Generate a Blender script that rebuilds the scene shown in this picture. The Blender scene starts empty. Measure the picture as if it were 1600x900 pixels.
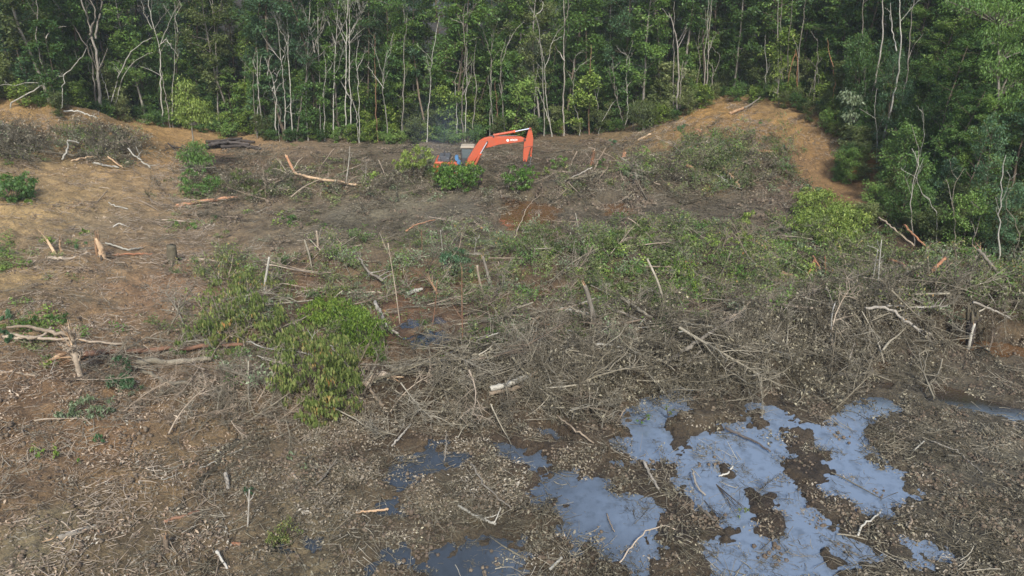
import bpy, math, random
import numpy as np
from mathutils import Vector, Matrix

# ------------------------------------------------------------------ camera, sky, sun, exposure
scene = bpy.context.scene
CAM_H = 14.5
PITCH = math.radians(24.0)
FPX = 1067.0                                    # focal length in pixels of the 1600 px wide photograph
cam_data = bpy.data.cameras.new("camera")
cam_data.sensor_width = 36.0
cam_data.lens = 36.0 * FPX / 1600.0
cam_data.clip_start = 0.2
cam_data.clip_end = 3000.0
cam = bpy.data.objects.new("camera", cam_data)
cam.location = (0, 0, CAM_H)
cam.rotation_euler = (math.pi / 2 - PITCH, 0, 0)
scene.collection.objects.link(cam)
scene.camera = cam

SUN_EL = math.radians(47)
SUN_AZ = math.radians(176)                      # compass azimuth: 0 = +Y, 90 = +X
world = bpy.data.worlds.new("World")
scene.world = world
world.use_nodes = True
wn = world.node_tree.nodes
sky = wn.new("ShaderNodeTexSky")
sky.sky_type = 'NISHITA'
sky.sun_disc = False
sky.sun_elevation = SUN_EL
sky.sun_rotation = SUN_AZ
sky.air_density = 1.0
sky.dust_density = 2.5
sky.ozone_density = 1.0
wn["Background"].inputs[1].default_value = 0.15
world.node_tree.links.new(sky.outputs[0], wn["Background"].inputs[0])

sun_data = bpy.data.lights.new("sun", 'SUN')
sun_data.energy = 2.5
sun_data.angle = math.radians(5)
sun_data.color = (1.0, 0.95, 0.87)
sun = bpy.data.objects.new("sun", sun_data)
sd = Vector((math.sin(SUN_AZ) * math.cos(SUN_EL), math.cos(SUN_AZ) * math.cos(SUN_EL), math.sin(SUN_EL)))
sun.rotation_euler = sd.to_track_quat('Z', 'Y').to_euler()
sun.location = (30, -30, 60)
scene.collection.objects.link(sun)

scene.view_settings.view_transform = 'Standard'
scene.view_settings.look = 'None'
scene.view_settings.gamma = 1.0
scene.view_settings.exposure = 0.99

random.seed(7)
RNG = np.random.default_rng(7)
COL = scene.collection

# ------------------------------------------------------------------ noise
def _hash(ix, iy, seed):
    h = (ix.astype(np.int64) * 374761393 + iy.astype(np.int64) * 668265263 + seed * 1442695041) & 0xFFFFFFFF
    h = ((h ^ (h >> 13)) * 1274126177) & 0xFFFFFFFF
    return ((h ^ (h >> 16)) & 0xFFFF) / 65535.0

def vnoise(x, y, seed=0):
    ix = np.floor(x); iy = np.floor(y)
    fx = x - ix; fy = y - iy
    fx = fx * fx * (3 - 2 * fx); fy = fy * fy * (3 - 2 * fy)
    a = _hash(ix, iy, seed); b = _hash(ix + 1, iy, seed)
    c = _hash(ix, iy + 1, seed); d = _hash(ix + 1, iy + 1, seed)
    return (a * (1 - fx) + b * fx) * (1 - fy) + (c * (1 - fx) + d * fx) * fy

def fbm(x, y, octs=4, seed=0):
    s = 0; a = 0.5; n = 0
    for o in range(octs):
        s = s + a * vnoise(x * 2 ** o + 17.3 * o, y * 2 ** o - 9.1 * o, seed + o); n += a; a *= 0.55
    return s / n

def sstep(t):
    t = np.clip(t, 0, 1); return t * t * (3 - 2 * t)

# ------------------------------------------------------------------ photograph pixel -> ray of the camera
CP, SP = math.cos(PITCH), math.sin(PITCH)
def rays(px, py):
    px = np.asarray(px, float); py = np.asarray(py, float)
    dx = (px - 800) / FPX; v = (450 - py) / FPX
    return np.stack([dx, CP + v * SP, -SP + v * CP], -1)
def plane_pt(px, py, Y):
    d = rays(px, py); t = Y / d[..., 1]
    p = d * t[..., None]; p[..., 2] += CAM_H
    return p
def flat_pt(px, py, z=0.0):
    d = rays(px, py); t = (z - CAM_H) / d[..., 2]
    p = d * t[..., None]; p[..., 2] += CAM_H
    return p

# ------------------------------------------------------------------ terrain
PUD = [
 [(768,688),(800,700),(848,716),(850,728),(820,732),(790,715),(765,700)],
 [(840,668),(862,668),(886,682),(884,692),(866,690),(845,680)],
 [(985,632),(1050,612),(1075,612),(1085,640),(1050,665),(1045,690),(1050,712),(1020,722),(985,722),(960,702),(958,690),(975,680),(978,650)],
 [(850,745),(895,733),(915,742),(935,750),(955,760),(958,772),(1000,775),(1012,790),(1025,800),(1020,812),(1030,840),(1030,860),(1010,885),(985,900),(960,890),(905,862),(915,850),(880,835),(870,815),(885,795),(885,790),(850,785),(845,770),(850,755)],
 [(960,722),(1000,715),(1060,712),(1070,690),(1100,672),(1165,658),(1165,635),(1190,632),(1230,645),(1238,665),(1225,700),(1232,730),(1245,760),(1250,770),(1275,800),(1290,815),(1330,830),(1370,850),(1375,870),(1320,890),(1312,915),(1105,915),(1102,880),(1105,855),(1135,845),(1140,830),(1120,800),(1130,790),(1080,800),(1075,775),(1080,770),(1060,745),(1050,730),(1000,728)],
 [(1320,640),(1340,628),(1380,625),(1420,640),(1380,655),(1350,660),(1360,690),(1385,720),(1410,745),(1430,765),(1430,780),(1400,800),(1390,810),(1350,800),(1320,780),(1280,765),(1300,740),(1290,700),(1270,680),(1260,668),(1300,660)],
 [(1408,838),(1430,855),(1480,865),(1490,878),(1450,882),(1415,872)],
 [(605,740),(625,715),(660,710),(690,708),(740,705),(745,712),(720,730),(690,738),(650,745),(655,757),(620,758),(603,752)],
 [(668,684),(692,690),(682,702),(665,700)],
 [(690,855),(740,845),(790,830),(815,850),(818,915),(665,915),(680,880)],
 [(575,888),(600,863),(632,860),(645,870),(662,890),(650,892),(600,885),(590,895)],
 [(476,845),(510,843),(506,858),(480,857)],
 [(415,852),(455,850),(450,862),(420,862)],
 [(640,525),(690,513),(704,528),(692,542),(648,542)],
 [(625,502),(650,503),(647,513),(630,513)],
 [(673,496),(694,498),(692,507),(676,507)],
 [(833,446),(857,441),(862,457),(838,462)],
 [(1098,422),(1128,424),(1124,434),(1100,434)],
 [(903,514),(928,516),(925,532),(905,530)],
 [(1040,602),(1080,603),(1084,616),(1038,622)],
 [(1348,590),(1400,598),(1394,610),(1352,604)],
 [(1360,563),(1382,566),(1388,592),(1352,594)],
 [(1440,530),(1500,526),(1600,543),(1640,555),(1640,572),(1560,562),(1500,552),(1450,544)],
 [(1445,598),(1480,603),(1540,622),(1600,638),(1650,650),(1650,668),(1540,648),(1480,632),(1448,622)],
 [(1258,600),(1274,602),(1272,613),(1260,612)],
 [(788,308),(850,316),(884,328),(858,352),(800,362),(776,347),(786,330)],
 [(938,318),(985,318),(994,336),(950,337)],
 [(755,645),(790,648),(785,660),(757,658)],
 [(600,790),(620,786),(622,802),(606,803)],
]
ISLE = [
 [(1172,765),(1200,768),(1222,798),(1227,840),(1195,850),(1180,822)],
 [(1112,722),(1135,725),(1152,745),(1140,750),(1120,738)],
 [(1335,695),(1362,702),(1388,722),(1380,732),(1352,715)],
 [(1003,842),(1030,832),(1032,845),(1010,852)],
 [(1165,640),(1190,645),(1192,668),(1172,668)],
 [(1252,852),(1268,850),(1266,868),(1255,868)],
 [(1290,868),(1310,862),(1318,880),(1300,886)],
]
def to_world(poly):
    a = np.array(poly, float)
    return flat_pt(a[:, 0], a[:, 1], 0.0)[:, :2]
PUDW = [to_world(p) for p in PUD]
ISLW = [to_world(p) for p in ISLE]

def poly_sd(x, y, P):
    """signed distance, negative inside"""
    d = np.full(x.shape, 1e9); ins = np.zeros(x.shape, bool)
    n = len(P)
    for i in range(n):
        ax, ay = P[i]; bx, by = P[(i + 1) % n]
        ex, ey = bx - ax, by - ay
        t = np.clip(((x - ax) * ex + (y - ay) * ey) / (ex * ex + ey * ey + 1e-9), 0, 1)
        d = np.minimum(d, np.hypot(x - ax - t * ex, y - ay - t * ey))
        c = ((ay > y) != (by > y)) & (x < (bx - ax) * (y - ay) / (by - ay + 1e-12) + ax)
        ins ^= c
    return np.where(ins, -d, d)

def inside(x, y, P):
    ins = np.zeros(np.shape(x), bool); n = len(P)
    for i in range(n):
        ax, ay = P[i]; bx, by = P[(i + 1) % n]
        ins ^= ((ay > y) != (by > y)) & (x < (bx - ax) * (y - ay) / (by - ay + 1e-12) + ax)
    return ins

def pud_sd(x, y):
    D = np.full(x.shape, 5.0)
    for P in PUDW:
        lo = P.min(0) - 1.2; hi = P.max(0) + 1.2
        m = (x > lo[0]) & (x < hi[0]) & (y > lo[1]) & (y < hi[1])
        if m.any():
            D[m] = np.minimum(D[m], poly_sd(x[m], y[m], P))
    for P in ISLW:
        lo = P.min(0) - .1; hi = P.max(0) + .1
        m = (x > lo[0]) & (x < hi[0]) & (y > lo[1]) & (y < hi[1])
        if m.any():
            D[m] = np.maximum(D[m], -poly_sd(x[m], y[m], P))
    return D

# piles of slash: (px, py, radius_x, radius_y, height) with the pixel read at ground level
PILES = [(150,245,6.5,3.2,1.8),(30,235,5,2.5,.9),(20,310,2.5,2,.6),(450,290,7,2,.6),(930,300,7,2.4,1.2),(1010,285,6,2.5,1.1),(1130,270,5.5,3,1.2),
         (1330,505,6,3.2,.95),(1480,480,6,2.6,1.3),(1590,480,5,2.6,1.2),(1180,530,4,2.2,.8),(1010,560,4,2,.65),(860,570,4,2,.55),(700,600,3,1.6,.55),
         (480,600,2.8,2.0,.75),(350,620,2.6,1.5,.55),(1000,400,7,3,.7),(860,400,4,2.5,.6),(640,270,3,1.5,.6),(1290,380,4,3,.8),(1120,410,6,2.5,.5),
         (560,400,6,2.5,.4),(400,500,3,2.5,.5),(1050,480,4,2,.4),(60,520,2.5,1.5,.5),(1060,650,1.6,.8,.28),(1170,650,1.3,.7,.25),(900,680,1.8,1.2,.3),(780,630,2.5,1,.35)]
PW = [(*flat_pt(p[0], p[1], 0.3)[:2], p[2], p[3], p[4]) for p in PILES]

def macro(x, y):
    xb = np.interp(y, [0, 14, 20, 28, 37, 50, 60, 70, 90, 140], [-3, -4.5, -6.5, -9.5, -14, -21, -24, -26, -26, -26])
    hm = np.interp(y, [0, 14, 30, 45, 60, 75, 120], [1.0, 1.1, 1.7, 3.0, 4.4, 5.2, 7])
    wd = np.interp(y, [0, 14, 30, 70], [9, 10, 16, 26])
    z = hm * sstep((xb - x) / wd)
    # orange mound at the back right
    z = z + 3.7 * sstep((x - 5) / 18) * sstep((y - 47) / 16)
    # bank on the right under the near trees
    z = z + 3.2 * sstep((x - 23 + np.clip(y - 40, -10, 30) * 0.12) / 13) * sstep((y - 33) / 14) * (1 - sstep((y - 49) / 13) * 0.6)
    # ground climbs behind the forest edge
    z = z + 7 * sstep((y - 74) / 60)
    z = z + 0.5 * (fbm(x / 9, y / 9, 3, 5) - .5) * sstep((np.hypot(x - 4, y - 22) - 14) / 20)
    for (cx, cy, rx, ry, h) in PW:
        r2 = ((x - cx) / rx) ** 2 + ((y - cy) / ry) ** 2
        z = z + h * np.exp(-r2 * 1.4) * 1.0
    return z

GX0, GX1, GY0, GY1, GS = -130, 130, 4, 190, 0.25
_gx = np.arange(GX0, GX1 + GS, GS); _gy = np.arange(GY0, GY1 + GS, GS)
_MX, _MY = np.meshgrid(_gx, _gy)
MAC = macro(_MX, _MY)
def mlook(x, y):
    u = np.clip((x - GX0) / GS, 0, len(_gx) - 1.001); v = np.clip((y - GY0) / GS, 0, len(_gy) - 1.001)
    i = u.astype(int); j = v.astype(int); fu = u - i; fv = v - j
    return (MAC[j, i] * (1 - fu) + MAC[j, i + 1] * fu) * (1 - fv) + (MAC[j + 1, i] * (1 - fu) + MAC[j + 1, i + 1] * fu) * fv

def wsd(x, y):
    D = pud_sd(x, y)
    return D + (fbm(x * 2.3, y * 2.3, 4, 71) - .45) * 1.2 + (fbm(x * 7, y * 7, 2, 91) - .5) * .4

def height(x, y):
    x = np.asarray(x, float); y = np.asarray(y, float)
    m = mlook(x, y)
    n = fbm(x * .9, y * .9, 4, 11); n2 = fbm(x * 3.1, y * 3.1, 2, 31); n2 = n2 + (vnoise(x * 13, y * 13, 37) - .5) * .25 * np.clip((34 - y) / 14, 0, 1)
    rough = .10 + .11 * np.clip(m, 0, 3)
    ground = m + (n - .45) * rough * 2.2 + (n2 - .5) * .16 + .07
    near = (y < 62)
    D = wsd(x, y)
    low = np.exp(-(np.clip(m, 0, 9) / .8) ** 2)
    dry = np.maximum(ground, .022 + .03 * n2)
    wet = -.05 + (n2 - .5) * .09
    k = sstep((D + .05) / .30)
    z = dry * k + wet * (1 - k)
    return np.where(near, z, dry)

def hit(px, py, lift=0.0):
    """where the ray through a pixel meets the ground (raised by lift)"""
    px = np.atleast_1d(np.asarray(px, float)); py = np.atleast_1d(np.asarray(py, float))
    d = rays(px, py)
    lo = np.full(px.shape, 3.0); found = np.zeros(px.shape, bool); t = lo.copy()
    hi = np.full(px.shape, 200.0)
    step = 1.013; cur = np.full(px.shape, 10.0)
    for _ in range(260):
        z = CAM_H + d[:, 2] * cur
        below = (z < mlook(d[:, 0] * cur, d[:, 1] * cur) + lift + .05) & ~found
        hi[below] = cur[below]; lo[below] = cur[below] / step; found |= below
        cur = cur * step
        if found.all() or cur[0] > 240: break
    for _ in range(8):
        mid = (lo + hi) / 2
        z = CAM_H + d[:, 2] * mid
        b = z < mlook(d[:, 0] * mid, d[:, 1] * mid) + lift + .05
        hi = np.where(b, mid, hi); lo = np.where(b, lo, mid)
    p = d * hi[:, None]; p[:, 2] += CAM_H
    return p

def hit1(px, py, lift=0.0):
    return hit([px], [py], lift)[0]

def ground_pt(x, y):
    return float(height(np.array([x]), np.array([y]))[0])

# ------------------------------------------------------------------ mesh helpers
def mesh_quads(name, V, F, mats, smooth=True, mat_idx=None):
    me = bpy.data.meshes.new(name)
    V = np.asarray(V, np.float32); F = np.asarray(F, np.int32)
    me.vertices.add(len(V)); me.vertices.foreach_set("co", V.ravel())
    k = F.shape[1]
    me.loops.add(F.size); me.loops.foreach_set("vertex_index", F.ravel())
    me.polygons.add(len(F))
    me.polygons.foreach_set("loop_start", np.arange(0, F.size, k, dtype=np.int32))
    me.polygons.foreach_set("loop_total", np.full(len(F), k, np.int32))
    if smooth: me.polygons.foreach_set("use_smooth", np.ones(len(F), bool))
    if mat_idx is not None: me.polygons.foreach_set("material_index", np.asarray(mat_idx, np.int32))
    me.update(calc_edges=True); me.validate()
    for m in (mats if isinstance(mats, (list, tuple)) else [mats]): me.materials.append(m)
    return me

def tubes(paths, radii, sides=4):
    """paths (N,K,3), radii (N,K) -> verts, quads"""
    P = np.asarray(paths, float); R = np.asarray(radii, float)
    N, K, _ = P.shape
    T = np.gradient(P, axis=1); T /= np.linalg.norm(T, axis=2, keepdims=True) + 1e-9
    ref = np.zeros_like(T); ref[..., 2] = 1
    ref[np.abs(T[..., 2]) > .9] = (1, 0, 0)
    A = np.cross(T, ref); A /= np.linalg.norm(A, axis=2, keepdims=True) + 1e-9
    B = np.cross(T, A)
    an = np.arange(sides) * 2 * np.pi / sides
    V = P[:, :, None, :] + R[:, :, None, None] * (A[:, :, None, :] * np.cos(an)[None, None, :, None] + B[:, :, None, :] * np.sin(an)[None, None, :, None])
    idx = np.arange(N * K * sides).reshape(N, K, sides)
    a = idx[:, :-1, :]; b = np.roll(a, -1, axis=2); d = idx[:, 1:, :]; c = np.roll(d, -1, axis=2)
    F = np.stack([a, b, c, d], -1).reshape(-1, 4)
    return V.reshape(-1, 3), F

def merge(parts):
    Vs, Fs, o = [], [], 0
    for V, F in parts:
        if len(V) == 0: continue
        Vs.append(V); Fs.append(np.asarray(F) + o); o += len(V)
    return np.concatenate(Vs), np.concatenate(Fs)

def resample(P, K):
    P = np.asarray(P, float)
    s = np.r_[0, np.cumsum(np.linalg.norm(np.diff(P, axis=0), axis=1))]
    t = np.linspace(0, s[-1], K)
    # smooth with a catmull-like blend
    Q = np.stack([np.interp(t, s, P[:, i]) for i in range(3)], 1)
    for _ in range(1):
        if K > 4: Q[1:-1] = Q[1:-1] * .5 + (Q[:-2] + Q[2:]) * .25
    return Q

def leaf_quads(C, L, W, rng, up=.8, droop=0.0, D=None):
    """folded kite leaves at centres C; normals lean upward"""
    n = len(C)
    N = rng.normal(size=(n, 3)) * .6; N[:, 2] = np.abs(N[:, 2]) * .5 + up
    N /= np.linalg.norm(N, axis=1, keepdims=True)
    if D is None: D = rng.normal(size=(n, 3))
    D = D - N * (D * N).sum(1, keepdims=True); D[:, 2] -= droop
    D /= np.linalg.norm(D, axis=1, keepdims=True) + 1e-9
    S = np.cross(N, D)
    L = np.broadcast_to(L, (n,))[:, None] if np.ndim(L) < 2 else L
    W = np.broadcast_to(W, (n,))[:, None] if np.ndim(W) < 2 else W
    fold = rng.uniform(.0, .35, (n, 1)) * W
    v0 = C - D * L * .5
    v1 = C + S * W * .5 + N * fold - D * L * .05
    v2 = C + D * L * .5 - N * fold * .8
    v3 = C - S * W * .5 + N * fold - D * L * .05
    V = np.stack([v0, v1, v2, v3], 1).reshape(-1, 3)
    F = np.arange(n * 4).reshape(n, 4)
    return V, F

# ------------------------------------------------------------------ object helpers
def link(o, parent=None):
    COL.objects.link(o)
    if parent is not None: o.parent = parent
    return o
def mobj(name, me, parent=None, loc=None, **kw):
    o = bpy.data.objects.new(name, me); link(o, parent)
    if loc is not None: o.location = loc
    for k, v in kw.items(): o[k] = v
    return o
def empty(name, loc, label, cat, group=None, rz=0):
    o = bpy.data.objects.new(name, None); o.empty_display_size = .3
    link(o); o.location = loc; o.rotation_euler = (0, 0, rz)
    o['label'] = label; o['category'] = cat
    if group: o['group'] = group
    return o
def tag(o, label, cat, group=None):
    o['label'] = label; o['category'] = cat
    if group: o['group'] = group
    return o
def copy_tree(o, loc, rz, s, label=None, group=None):
    r = o.copy(); COL.objects.link(r)
    r.location = loc; r.rotation_euler = (o.rotation_euler[0], o.rotation_euler[1], rz); r.scale = s
    if label: r['label'] = label
    if group: r['group'] = group
    for ch in o.children:
        c = ch.copy(); COL.objects.link(c); c.parent = r
    return r

# ------------------------------------------------------------------ materials
def new_mat(name):
    m = bpy.data.materials.new(name); m.use_nodes = True
    nt = m.node_tree; nt.nodes.clear()
    out = nt.nodes.new("ShaderNodeOutputMaterial")
    return m, nt, out
def ramp(nt, fac, stops):
    r = nt.nodes.new("ShaderNodeValToRGB")
    e = r.color_ramp.elements
    while len(e) > 1: e.remove(e[-1])
    e[0].position = stops[0][0]; e[0].color = (*stops[0][1], 1)
    for p, c in stops[1:]:
        k = e.new(p); k.color = (*c, 1)
    nt.links.new(fac, r.inputs[0]); return r.outputs[0]
def math_(nt, op, a, b=None, clamp=False):
    m = nt.nodes.new("ShaderNodeMath"); m.operation = op; m.use_clamp = clamp
    for i, v in enumerate((a, b)):
        if v is None: continue
        if isinstance(v, (int, float)): m.inputs[i].default_value = v
        else: nt.links.new(v, m.inputs[i])
    return m.outputs[0]
def noise(nt, vec, scale, detail=4, rough=.6):
    n = nt.nodes.new("ShaderNodeTexNoise"); n.inputs["Scale"].default_value = scale
    n.inputs["Detail"].default_value = detail; n.inputs["Roughness"].default_value = rough
    if vec is not None: nt.links.new(vec, n.inputs["Vector"])
    return n.outputs["Fac"]
def mixc(nt, fac, a, b, mode='MIX'):
    m = nt.nodes.new("ShaderNodeMix"); m.data_type = 'RGBA'; m.blend_type = mode
    for i, v in ((0, fac), (6, a), (7, b)):
        if isinstance(v, (int, float)): m.inputs[i].default_value = v
        elif isinstance(v, tuple): m.inputs[i].default_value = (*v, 1)
        else: nt.links.new(v, m.inputs[i])
    return m.outputs[2]
def objco(nt, kind="Object"):
    t = nt.nodes.new("ShaderNodeTexCoord"); return t.outputs[kind]
def worldpos(nt):
    return nt.nodes.new("ShaderNodeNewGeometry").outputs["Position"]

def leaf_mat(name, stops, trans=.35, rough=.5, spread=.65, hue=0.0):
    """stops: ramp of leaf colours; one value per leaf (island) plus one per plant"""
    m, nt, out = new_mat(name)
    g = nt.nodes.new("ShaderNodeNewGeometry"); oi = nt.nodes.new("ShaderNodeObjectInfo")
    f = math_(nt, 'ADD', math_(nt, 'MULTIPLY', g.outputs["Random Per Island"], 1 - spread), math_(nt, 'MULTIPLY', oi.outputs["Random"], spread))
    n = noise(nt, g.outputs["Position"], .55, 2)
    f = math_(nt, 'ADD', f, math_(nt, 'MULTIPLY', math_(nt, 'SUBTRACT', n, .5), .9), clamp=True)
    c = ramp(nt, f, stops)
    p = nt.nodes.new("ShaderNodeBsdfPrincipled")
    nt.links.new(c, p.inputs["Base Color"]); p.inputs["Roughness"].default_value = rough
    p.inputs["Specular IOR Level"].default_value = .35
    t = nt.nodes.new("ShaderNodeBsdfTranslucent")
    nt.links.new(mixc(nt, .5, c, (.20, .25, .04), 'MIX'), t.inputs[0]) if trans > .3 else nt.links.new(c, t.inputs[0])
    x = nt.nodes.new("ShaderNodeMixShader"); x.inputs[0].default_value = trans
    nt.links.new(p.outputs[0], x.inputs[1]); nt.links.new(t.outputs[0], x.inputs[2])
    nt.links.new(x.outputs[0], out.inputs[0])
    return m

def bark_mat(name, stops, scale=3.0, rough=.85, per_obj=.5, bump=.4):
    m, nt, out = new_mat(name)
    g = nt.nodes.new("ShaderNodeNewGeometry"); oi = nt.nodes.new("ShaderNodeObjectInfo")
    n = noise(nt, g.outputs["Position"], scale, 5, .7)
    n2 = noise(nt, g.outputs["Position"], scale * 9, 3, .7)
    f = math_(nt, 'ADD', math_(nt, 'MULTIPLY', n, .9), math_(nt, 'MULTIPLY', math_(nt, 'SUBTRACT', oi.outputs["Random"], .5), per_obj))
    f = math_(nt, 'ADD', f, math_(nt, 'MULTIPLY', math_(nt, 'SUBTRACT', g.outputs["Random Per Island"], .5), .45))
    f = math_(nt, 'ADD', f, math_(nt, 'MULTIPLY', math_(nt, 'SUBTRACT', n2, .5), .5), clamp=True)
    c = ramp(nt, f, stops)
    p = nt.nodes.new("ShaderNodeBsdfPrincipled")
    nt.links.new(c, p.inputs["Base Color"]); p.inputs["Roughness"].default_value = rough
    p.inputs["Specular IOR Level"].default_value = .2
    b = nt.nodes.new("ShaderNodeBump"); b.inputs["Strength"].default_value = bump; b.inputs["Distance"].default_value = .03
    nt.links.new(n2, b.inputs["Height"]); nt.links.new(b.outputs[0], p.inputs["Normal"])
    nt.links.new(p.outputs[0], out.inputs[0])
    return m

def paint_mat(name, col, dirt=(.12, .09, .06), amt=.35, rough=.45, metal=0.0):
    m, nt, out = new_mat(name)
    g = nt.nodes.new("ShaderNodeNewGeometry")
    n = noise(nt, g.outputs["Position"], 2.2, 6, .75)
    n2 = noise(nt, g.outputs["Position"], 14, 4, .7)
    f = math_(nt, 'MULTIPLY', ramp(nt, math_(nt, 'ADD', math_(nt, 'MULTIPLY', n, .6), math_(nt, 'MULTIPLY', n2, .4)), [(.42, (0, 0, 0)), (.72, (1, 1, 1))]), amt)
    c = mixc(nt, f, col, dirt)
    p = nt.nodes.new("ShaderNodeBsdfPrincipled")
    nt.links.new(c, p.inputs["Base Color"]); p.inputs["Roughness"].default_value = rough; p.inputs["Metallic"].default_value = metal
    nt.links.new(p.outputs[0], out.inputs[0])
    return m

M = {}
# forest foliage
M['leaf_dark'] = leaf_mat('dark_green_leaves', [(0, (.024, .058, .018)), (.35, (.055, .12, .032)), (.7, (.10, .19, .042)), (1, (.19, .28, .06))])
M['leaf_mid'] = leaf_mat('green_leaves', [(0, (.032, .072, .02)), (.4, (.072, .15, .034)), (.75, (.13, .225, .045)), (1, (.22, .31, .075))])
M['leaf_blue'] = leaf_mat('blue_green_leaves', [(0, (.025, .06, .03)), (.5, (.06, .125, .06)), (1, (.11, .20, .08))])
M['leaf_olive'] = leaf_mat('olive_leaves', [(0, (.045, .065, .022)), (.5, (.11, .145, .045)), (1, (.22, .25, .10))])
M['leaf_bright'] = leaf_mat('bright_green_leaves', [(0, (.04, .075, .015)), (.45, (.12, .20, .03)), (.8, (.24, .33, .06)), (1, (.40, .44, .14))], spread=.25)
M['leaf_glossy'] = leaf_mat('glossy_green_leaves', [(0, (.02, .055, .01)), (.5, (.055, .13, .018)), (.85, (.12, .23, .035)), (1, (.22, .34, .07))], spread=.25, rough=.38)
M['leaf_yellow'] = leaf_mat('yellow_green_leaves', [(0, (.06, .10, .018)), (.5, (.16, .23, .04)), (1, (.30, .36, .08))], spread=.25)
M['leaf_wilt'] = leaf_mat('wilting_leaves', [(0, (.05, .075, .02)), (.4, (.12, .165, .045)), (.75, (.21, .25, .08)), (.92, (.32, .28, .11)), (1, (.38, .20, .07))], spread=.15)
M['leaf_pale'] = leaf_mat('pale_grey_green_leaves', [(0, (.07, .10, .05)), (.5, (.15, .20, .11)), (1, (.30, .36, .22))], spread=.3)
M['leaf_dead'] = leaf_mat('dead_leaves', [(0, (.055, .045, .03)), (.4, (.14, .115, .075)), (.75, (.23, .195, .14)), (.93, (.28, .25, .195)), (1, (.40, .37, .30))], trans=.1, spread=.1, rough=.7)
M['leaf_mud'] = leaf_mat('muddy_leaves', [(0, (.035, .03, .02)), (.4, (.085, .075, .05)), (.8, (.16, .145, .10)), (1, (.30, .27, .18))], trans=.05, spread=.2, rough=.6)
# wood
M['bark_pale'] = bark_mat('pale_bark', [(0, (.06, .052, .042)), (.35, (.14, .125, .10)), (.7, (.25, .23, .195)), (1, (.38, .36, .31))], 1.6)
M['bark_white'] = bark_mat('bleached_bark', [(0, (.11, .105, .085)), (.4, (.26, .25, .21)), (1, (.46, .44, .38))], 1.6)
M['bark_brown'] = bark_mat('brown_bark', [(0, (.035, .028, .02)), (.5, (.09, .07, .05)), (1, (.19, .15, .11))], 2)
M['bark_red'] = bark_mat('red_brown_bark', [(0, (.07, .04, .028)), (.5, (.18, .10, .062)), (1, (.32, .21, .14))], 2)
M['twig_grey'] = bark_mat('grey_twigs', [(0, (.055, .047, .033)), (.4, (.145, .128, .092)), (.75, (.245, .222, .168)), (1, (.42, .39, .32))], 1.2, bump=.1)
M['twig_mud'] = bark_mat('muddy_twigs', [(0, (.028, .023, .015)), (.45, (.078, .068, .045)), (.8, (.155, .138, .095)), (1, (.29, .265, .19))], 1.2, bump=.1)
M['twig_tan'] = bark_mat('tan_sticks', [(0, (.085, .065, .045)), (.4, (.20, .16, .115)), (.75, (.32, .265, .20)), (1, (.46, .40, .32))], 1.5, bump=.15)
M['wood_fresh'] = bark_mat('torn_fresh_wood', [(0, (.10, .06, .035)), (.35, (.26, .16, .09)), (.7, (.44, .32, .20)), (1, (.62, .52, .38))], 3)
M['wood_orange'] = bark_mat('torn_orange_wood', [(0, (.10, .05, .03)), (.5, (.27, .13, .07)), (1, (.45, .27, .16))], 3)
M['log_dark'] = bark_mat('dark_wet_log', [(0, (.02, .017, .014)), (.5, (.05, .042, .036)), (1, (.11, .095, .085))], 2)
M['chip'] = bark_mat('wood_chips', [(0, (.10, .065, .04)), (.4, (.22, .16, .11)), (.75, (.36, .29, .21)), (1, (.58, .52, .42))], 2, bump=.05)
M['clay_orange'] = bark_mat('orange_clay_clods', [(0, (.12, .075, .035)), (.5, (.24, .155, .08)), (1, (.36, .26, .15))], 2)
M['clay'] = bark_mat('clay_clods', [(0, (.045, .034, .024)), (.5, (.10, .077, .055)), (1, (.17, .14, .10))], 2)
# ------------------------------------------------------------------ ground: one sheet to the horizon
def srgb(r, g, b):
    f = lambda c: (c / 255 / 12.92) if c / 255 <= .04045 else ((c / 255 + .055) / 1.055) ** 2.4
    return (f(r), f(g), f(b))
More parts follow.
